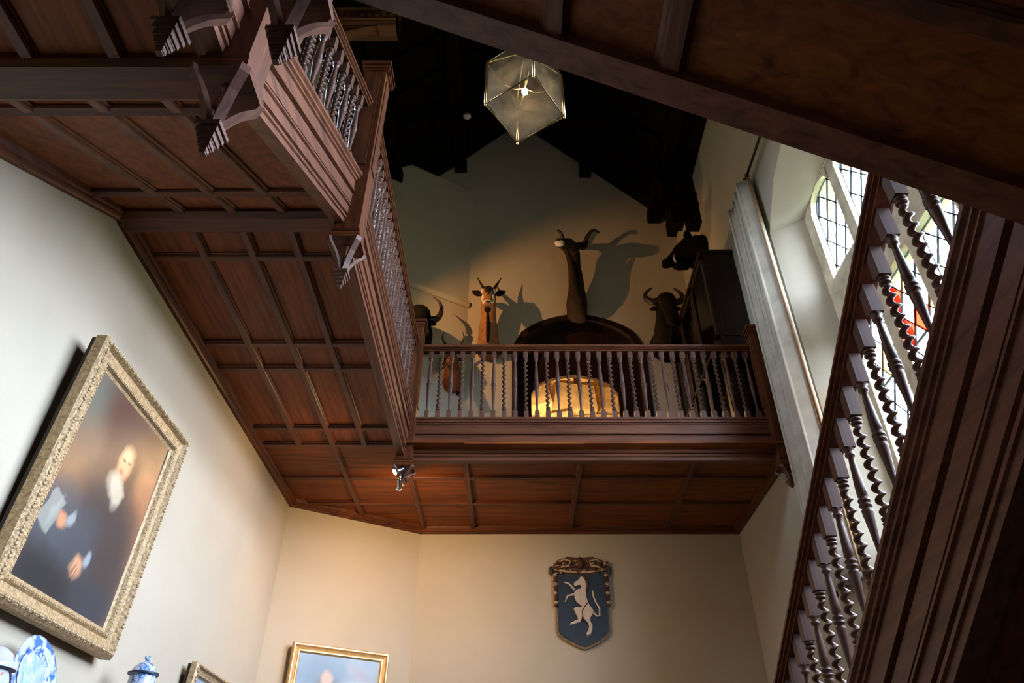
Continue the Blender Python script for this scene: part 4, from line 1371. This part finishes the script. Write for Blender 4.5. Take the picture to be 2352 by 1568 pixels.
for i in range(nd):
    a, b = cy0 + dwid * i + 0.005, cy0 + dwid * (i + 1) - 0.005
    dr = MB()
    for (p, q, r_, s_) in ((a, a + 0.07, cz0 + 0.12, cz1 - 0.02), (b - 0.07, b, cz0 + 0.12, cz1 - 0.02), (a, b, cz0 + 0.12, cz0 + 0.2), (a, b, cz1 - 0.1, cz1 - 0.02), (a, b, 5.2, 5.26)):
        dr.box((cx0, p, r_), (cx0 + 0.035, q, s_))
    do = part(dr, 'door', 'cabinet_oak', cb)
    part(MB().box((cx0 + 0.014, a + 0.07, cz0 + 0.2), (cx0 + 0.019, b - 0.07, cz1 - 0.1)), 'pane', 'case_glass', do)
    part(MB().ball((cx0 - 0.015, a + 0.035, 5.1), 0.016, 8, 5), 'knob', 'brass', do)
# ------------------------------------------------------------------ curtain and rod
rod = thing('curtain_rod', 'dark iron curtain rod with a knobbed finial on the right wall', 'curtain rod', (2.84, 4.2, 6.77))
part(MB().tube([(2.84, 0.2, 6.77), (2.84, 6.18, 6.77)], 0.016, 10), 'pole', 'iron', rod)
fp = [(0.016, 0), (0.040, 0.02), (0.024, 0.05), (0.050, 0.075), (0.050, 0.10), (0.022, 0.125), (0.016, 0.16), (0.042, 0.185), (0.042, 0.215), (0.008, 0.24)]
part(MB().tube([(2.84, 6.16 + z, 6.77) for r, z in fp], [r for r, z in fp], 10), 'finial', 'iron', rod)
for yy in (6.02, 3.3, 0.5):
    part(MB().tube([(XWR, yy, 6.77), (2.84, yy, 6.77)], 0.014, 8), 'bracket', 'iron', rod)
for i in range(7):
    yy = 5.80 + i * 0.06
    m = MB()
    n_ = 14
    pts = [(2.84 + 0.03 * math.cos(2 * math.pi * k_ / n_), yy, 6.765 + 0.03 * math.sin(2 * math.pi * k_ / n_)) for k_ in range(n_ + 1)]
    m.tube(pts, 0.005, 6, True, (0, 1, 0))
    part(m, 'ring', 'iron', rod)
ct = thing('curtain', 'long pale curtain drawn aside in heavy folds beside the window bay', 'curtain', (2.84, 6.05, 1.9))
def fold(y0, y1, z, phase, amp, nw):
    out = []
    N = 64
    for i in range(N + 1):
        s_ = i / N
        out.append((2.80 + amp * math.sin(2 * math.pi * nw * s_ + phase) * (0.75 + 0.25 * math.sin(7 * s_)), y0 + (y1 - y0) * s_ + 0.02 * math.sin(4 * math.pi * nw * s_ + phase)))
    return out
m = MB()
NZ = 26
rows = []
for j in range(NZ + 1):
    s_ = j / NZ
    z = 6.72 + (1.95 - 6.72) * s_
    sp = 0.29 + 0.05 * s_
    rows.append([(x, y, z) for x, y in fold(6.07 - sp, 6.07 + sp * 1.05, z, 0.4 + 0.5 * s_, 0.095 + 0.012 * s_, 4)])
vs = [p for r_ in rows for p in r_]
n_ = len(rows[0])
fs = [(j * n_ + i, j * n_ + i + 1, (j + 1) * n_ + i + 1, (j + 1) * n_ + i) for j in range(NZ) for i in range(n_ - 1)]
m.add(vs, fs, True)
co = part(m, 'drape', 'curtain_cloth', ct)
sm_ = co.modifiers.new('thickness', 'SOLIDIFY')
sm_.thickness = 0.006
for i_ in (0, 5):
    part(MB().tube([(r_[i_][0] - 0.006, r_[i_][1], r_[i_][2]) for r_ in rows], 0.012, 6), 'braid', 'curtain_braid', ct)

part(MB().tube([(r_[-1][0] - 0.02, r_[-1][1] + 0.01, r_[-1][2]) for r_ in rows], 0.034, 8), 'fold_shade', 'curtain_shade', ct)  # dark strip along the far edge paints the shaded side of the folds

# ------------------------------------------------------------------ framed pictures (local axes: x right, z up, -y out of the wall)
def framed(name, label, loc, rot, w, h, fw, depth, mat, canvas, carve=False, back=None):
    t = thing(name, label, 'painting', loc, rot)
    prof = [(0.0, 0.0), (0.0, depth * 0.75), (fw * 0.12, depth), (fw * 0.24, depth), (fw * 0.34, depth * 0.66), (fw * 0.62, depth * 0.52), (fw * 0.70, depth * 0.70), (fw * 0.80, depth * 0.70), (fw * 0.86, depth * 0.45), (fw, depth * 0.30), (fw, 0.0)]
    for sx, sz in ((0, 1), (0, -1), (1, 0), (-1, 0)):
        m = MB()
        vs = []
        for e in (-1, 1):
            for a, d in prof:
                if sz:
                    vs.append((e * (w / 2 - a), -d, sz * (h / 2 - a)))
                else:
                    vs.append((sx * (w / 2 - a), -d, e * (h / 2 - a)))
        k_ = len(prof)
        m.add(vs, [(i, (i + 1) % k_, k_ + (i + 1) % k_, k_ + i) for i in range(k_)] + [tuple(range(k_)), tuple(range(2 * k_ - 1, k_ - 1, -1))])
        fo = part(m, 'frame_rail', mat, t)
        if carve:
            cm = MB()
            L = (w if sz else h) - 0.06
            n2 = int(L / 0.022)
            for i in range(n2):
                p = -L / 2 + L * (i + 0.5) / n2
                rr_ = 0.007 + 0.003 * ((i * 5) % 3)
                for a, d, q in ((fw * 0.18, depth, rr_), (fw * 0.75, depth * 0.70, 0.007)):
                    if abs(p) > (w if sz else h) / 2 - a:
                        continue
                    c = (p, -d, sz * (h / 2 - a)) if sz else (sx * (w / 2 - a), -d, p)
                    cm.ball(c, q, 6, 4)
            c_ = part(cm, 'carving', 'gilt', fo)
            c_['kind'] = 'stuff'
    part(MB().box((-w / 2 + fw * 0.9, -depth * 0.34, -h / 2 + fw * 0.9), (w / 2 - fw * 0.9, -0.01, h / 2 - fw * 0.9)), 'canvas', canvas, t)
    part(MB().box((-w / 2 + 0.01, 0.0, -h / 2 + 0.01), (w / 2 - 0.01, 0.03, h / 2 - 0.01)), 'backboard', 'frame_back', t)
    return t
framed('portrait_painting', 'large portrait of a seated figure holding a paper in a carved gilt frame', (-2.575, 4.19, 1.86), (R(3.0), 0, R(90)), 1.36, 1.56, 0.16, 0.085, 'gilt_worn', 'portrait_oils', True)
framed('small_painting', 'small picture in a dark gilt frame on the left wall, cut by the bottom edge', (-2.60, 6.58, 0.86), (R(3), 0, R(90)), 0.80, 1.00, 0.10, 0.06, 'gilt', 'landscape_oils', True)
ang = math.atan2(dv.y, dv.x)
fc = Vector((-1.93, diag_y(-1.93), 1.40)) - dn * 0.05
framed('seascape_painting', 'blue toned picture in a bright gilt frame on the angled wall', tuple(fc), (R(2), 0, ang), 1.10, 1.18, 0.10, 0.07, 'gilt_bright', 'seascape_oils')

# ------------------------------------------------------------------ carved shield on the back wall
sh = thing('heraldic_shield', 'carved blue shield with a rearing white horse on the back wall', 'shield', (0.852, YB, 2.62), (0, 0, 0))
def flat(t, poly, y0, y1, nm, mat, par=None, inset=0.0):
    k_ = len(poly)
    bm = bmesh.new()
    cxm = sum(p[0] for p in poly) / k_
    czm = sum(p[1] for p in poly) / k_
    a = [bm.verts.new((x, y0, z)) for x, z in poly]
    b = [bm.verts.new((x + (cxm - x) * inset, y1, z + (czm - z) * inset)) for x, z in poly]
    bm.faces.new(b)
    bm.faces.new(list(reversed(a)))
    for i in range(k_):
        bm.faces.new((a[i], a[(i + 1) % k_], b[(i + 1) % k_], b[i]))
    bmesh.ops.recalc_face_normals(bm, faces=bm.faces)
    me = bpy.data.meshes.new(nm)
    bm.to_mesh(me)
    bm.free()
    me.materials.append(MATS[mat])
    o = bpy.data.objects.new(nm, me)
    COL.objects.link(o)
    o.parent = par or t
    return o
def shield_outline(w, top, bot, sh_):
    L = [(-w, top), (-w, sh_)]
    for i in range(1, 7):
        s_ = i / 6
        L.append((-w * (1 - s_ ** 1.5), sh_ + (bot - sh_) * s_ ** 0.85))
    Rr = [(-x, z) for x, z in reversed(L[:-1])]
    return L + Rr
flat(sh, shield_outline(0.318, 0.36, -0.535, -0.33), 0.0, -0.035, 'rim', 'gilt_rim')
flat(sh, shield_outline(0.296, 0.36, -0.500, -0.315), -0.030, -0.048, 'field', 'shield_blue')
# rearing horse, traced as a relief (pixels of a 2240 px study -> metres)
def hp(L):
    s_ = 0.768 / 790.0
    return [((x - 1028) * s_, (855 - y) * s_ + 0.02) for x, y in L]
body = hp([(930, 640), (945, 610), (985, 590), (1010, 560), (1035, 535), (1060, 548), (1085, 600), (1092, 660), (1085, 720), (1080, 780), (1100, 860), (1130, 920), (1165, 970), (1155, 1010), (1120, 1060), (1118, 1110),
           (1140, 1150), (1135, 1210), (1110, 1260), (1065, 1275), (1060, 1250), (1085, 1220), (1098, 1160), (1085, 1120), (1045, 1080), (1020, 1030), (1005, 1080), (990, 1110), (930, 1130), (860, 1148), (862, 1130), (900, 1110), (960, 1085), (965, 1060), (935, 1000), (915, 950), (935, 930), (1015, 930), (1020, 915), (960, 870), (935, 820), (930, 770), (935, 735), (975, 705), (1030, 690), (1025, 650), (985, 648), (945, 665)])
flat(sh, body, -0.046, -0.075, 'horse', 'horse_white', None, 0.04)
hl = sh.children[-1] if len(sh.children) else None
for nm, pts, r_ in (('foreleg', [(940, 715), (905, 670), (870, 635), (815, 618)], (0.017, 0.008)), ('foreleg', [(940, 770), (890, 780), (850, 790), (815, 865)], (0.017, 0.008)),
                    ('tail', [(1150, 985), (1200, 1035), (1235, 1030), (1240, 940), (1200, 870), (1175, 800), (1165, 725)], (0.012, 0.012))):
    q = hp(pts)
    n_ = len(q)
    part(MB().tube([(x, -0.058, z) for x, z in q], [r_[0] + (r_[1] - r_[0]) * i / (n_ - 1) for i in range(n_)], 8, True, (0, 1, 0)), nm, 'horse_white', sh)
q = hp([(1065, 540), (1100, 590), (1108, 660), (1100, 730)])
part(MB().tube([(x, -0.06, z) for x, z in q], [0.012, 0.018, 0.018, 0.008], 8, True, (0, 1, 0)), 'mane', 'carved_gilt', sh)
q = hp([(1105, 870), (1050, 930), (1020, 985), (1025, 1060), (1050, 1110)])
part(MB().tube([(x, -0.077, z) for x, z in q], 0.006, 6, True, (0, 1, 0)), 'groin_line', 'carved_gilt', sh)
# carved scrollwork across the head and hanging swags
flat(sh, [(-0.36, 0.42), (-0.30, 0.52), (-0.16, 0.575), (0.0, 0.56), (0.16, 0.575), (0.30, 0.52), (0.36, 0.42), (0.28, 0.37), (0.10, 0.345), (-0.10, 0.345), (-0.28, 0.37)], -0.02, -0.05, 'crest_ground', 'carved_gilt')
rs = random.Random(11)
for i in range(46):
    u = rs.uniform(-0.33, 0.33)
    v = rs.uniform(0.36, 0.555 - 0.25 * abs(u) ** 1.3)
    part(MB().ball((u, -0.062, v), (rs.uniform(0.014, 0.034), 0.026, rs.uniform(0.009, 0.017)), 8, 5), 'leaf_boss', 'carved_gilt' if i % 2 else 'gilt', sh)
for s_ in (-1, 1):
    m = MB()
    m.tube([(s_ * 0.26, -0.06, 0.50), (s_ * 0.20, -0.065, 0.535), (s_ * 0.12, -0.065, 0.51), (s_ * 0.14, -0.065, 0.45), (s_ * 0.22, -0.065, 0.44), (s_ * 0.32, -0.06, 0.40)], [0.010, 0.014, 0.014, 0.014, 0.016, 0.010], 8, True, (0, 1, 0))
    part(m, 'scroll', 'gilt', sh)
    part(MB().tube([(0, -0.06, 0.37), (s_ * 0.10, -0.065, 0.372), (s_ * 0.2, -0.065, 0.385), (s_ * 0.29, -0.06, 0.40)], [0.016, 0.014, 0.014, 0.01], 8, True, (0, 1, 0)), 'garland', 'gilt', sh)
    part(MB().ball((s_ * 0.365, -0.03, 0.40), (0.03, 0.02, 0.06), 8, 6), 'scroll_end', 'carved_green', sh)
    for k_ in range(11):
        part(MB().ball((s_ * 0.318 + 0.004 * (k_ % 2), -0.055, 0.34 - 0.037 * k_), (0.03 - 0.0006 * k_, 0.022, 0.021), 8, 5), 'husk', 'carved_gilt' if k_ % 3 else 'gilt', sh)
part(MB().ball((0, -0.07, 0.49), (0.05, 0.04, 0.075), 10, 7), 'mask', 'carved_gilt', sh)

# ------------------------------------------------------------------ porcelain on the dresser below the portrait
dr = thing('dresser', 'assumed dark oak dresser under the portrait, below the bottom edge', 'dresser', (-2.40, 4.6, FL))  # out of view; assumed support for the porcelain
part(MB().box((-2.64, 3.3, FL + 0.1), (-2.18, 5.95, 0.50)), 'carcass', 'oak_z', dr)
part(MB().box((-2.65, 3.25, 0.50), (-2.12, 6.0, 0.55)), 'top', 'oak_y', dr)
for y in (3.36, 5.88):
    for x in (-2.58, -2.24):
        part(MB().box((x - 0.05, y - 0.05, FL), (x + 0.05, y + 0.05, FL + 0.1)), 'foot', 'oak_z', dr)
for i in range(3):
    a = 3.36 + i * 0.87
    d_ = part(MB().box((-2.18, a, FL + 0.2), (-2.155, a + 0.8, 0.44)), 'door', 'oak_z', dr)
    part(MB().ball((-2.14, a + 0.7, -0.5), 0.02, 8, 5), 'knob', 'brass', d_)
# plate leaning on the wall
pt = thing('plate', 'large blue and white plate leaning upright under the portrait', 'plate', (-2.50, 4.03, 0.80), (0, R(78), R(0)))
part(MB().lathe([(0.0, -0.012), (0.12, -0.012), (0.125, 0.0), (0.205, 0.022), (0.212, 0.03), (0.20, 0.032), (0.135, 0.014), (0.0, 0.004)], 40, (0, 0, 0), True, False), 'dish', 'delft_blue', pt)
part(MB().lathe([(0.0, 0.0045), (0.125, 0.0075), (0.118, 0.014), (0.0, 0.010)], 40, (0, 0, 0), True, False), 'well', 'delft_pale', pt)
part(MB().lathe([(0.128, 0.010), (0.146, 0.020), (0.140, 0.024), (0.124, 0.014)], 40, (0, 0, 0), True, False), 'band', 'delft_blue', pt)
# covered jar
jx, jy, jz = -2.40, 5.05, 0.55
jr = thing('covered_jar', 'blue and white covered jar with a knobbed lid', 'jar', (jx, jy, jz))
jo = part(MB().lathe([(0.050, 0.0), (0.055, 0.01), (0.072, 0.12), (0.083, 0.26), (0.086, 0.38), (0.080, 0.46), (0.076, 0.48)], 28, (jx, jy, jz)), 'body', 'delft_blue', jr)
lid = part(MB().lathe([(0.092, 0.48), (0.094, 0.488), (0.078, 0.494), (0.068, 0.52), (0.044, 0.545), (0.018, 0.555), (0.012, 0.56)], 28, (jx, jy, jz)), 'lid', 'delft_blue', jr)
part(MB().lathe([(0.095, 0.478), (0.097, 0.484), (0.095, 0.490)], 28, (jx, jy, jz), True, False), 'rim_line', 'shield_blue', lid)
for a, b in ((0.0, 0.57), (0.016, 0.585), (-0.016, 0.58)):
    part(MB().ball((jx, jy + a, jz + b), 0.014, 8, 5), 'knob_leaf', 'delft_blue', lid)
# pink vase
vx, vy, vz = -2.42, 3.57, 0.55
va = thing('porcelain_vase', 'white vase with pink and blue flowers at the bottom left corner', 'vase', (vx, vy, vz))
part(MB().lathe([(0.06, 0.0), (0.065, 0.01), (0.05, 0.05), (0.10, 0.12), (0.10, 0.16), (0.085, 0.20), (0.07, 0.22)], 28, (vx, vy, vz)), 'body', 'imari_pink', va)
vl = part(MB().lathe([(0.108, 0.22), (0.112, 0.227), (0.095, 0.235), (0.082, 0.27), (0.05, 0.295), (0.016, 0.305)], 28, (vx, vy, vz)), 'lid', 'porcelain', va)
part(MB().lathe([(0.113, 0.205), (0.115, 0.227), (0.106, 0.234)], 28, (vx, vy, vz), True, False), 'pink_band', 'imari_pink', vl)

# small pale disc on the roof boards
sd = thing('smoke_detector', 'small white round detector on a dark roof beam beside the lantern', 'smoke detector', (-0.79, 7.80, 10.70), (R(-90), 0, 0))
part(MB().lathe([(0.07, 0.05), (0.07, 0.02), (0.045, -0.01), (0.0, -0.012)], 16, (0, 0, 0), True, False), 'body', 'white_plastic', sd)
part(MB().ball((0, 0, -0.012), 0.012, 8, 5), 'indicator', 'iron', sd)

# ------------------------------------------------------------------ lift everything from eye level to the hall floor
for o in list(SC.objects):
    if o.parent is None and o.type in {'MESH', 'EMPTY'}:
        o.location.z += EYE
    elif o.parent is None and o.type == 'LIGHT' and not o.data.name.startswith('daylight_portal'):
        o.location.z += EYE
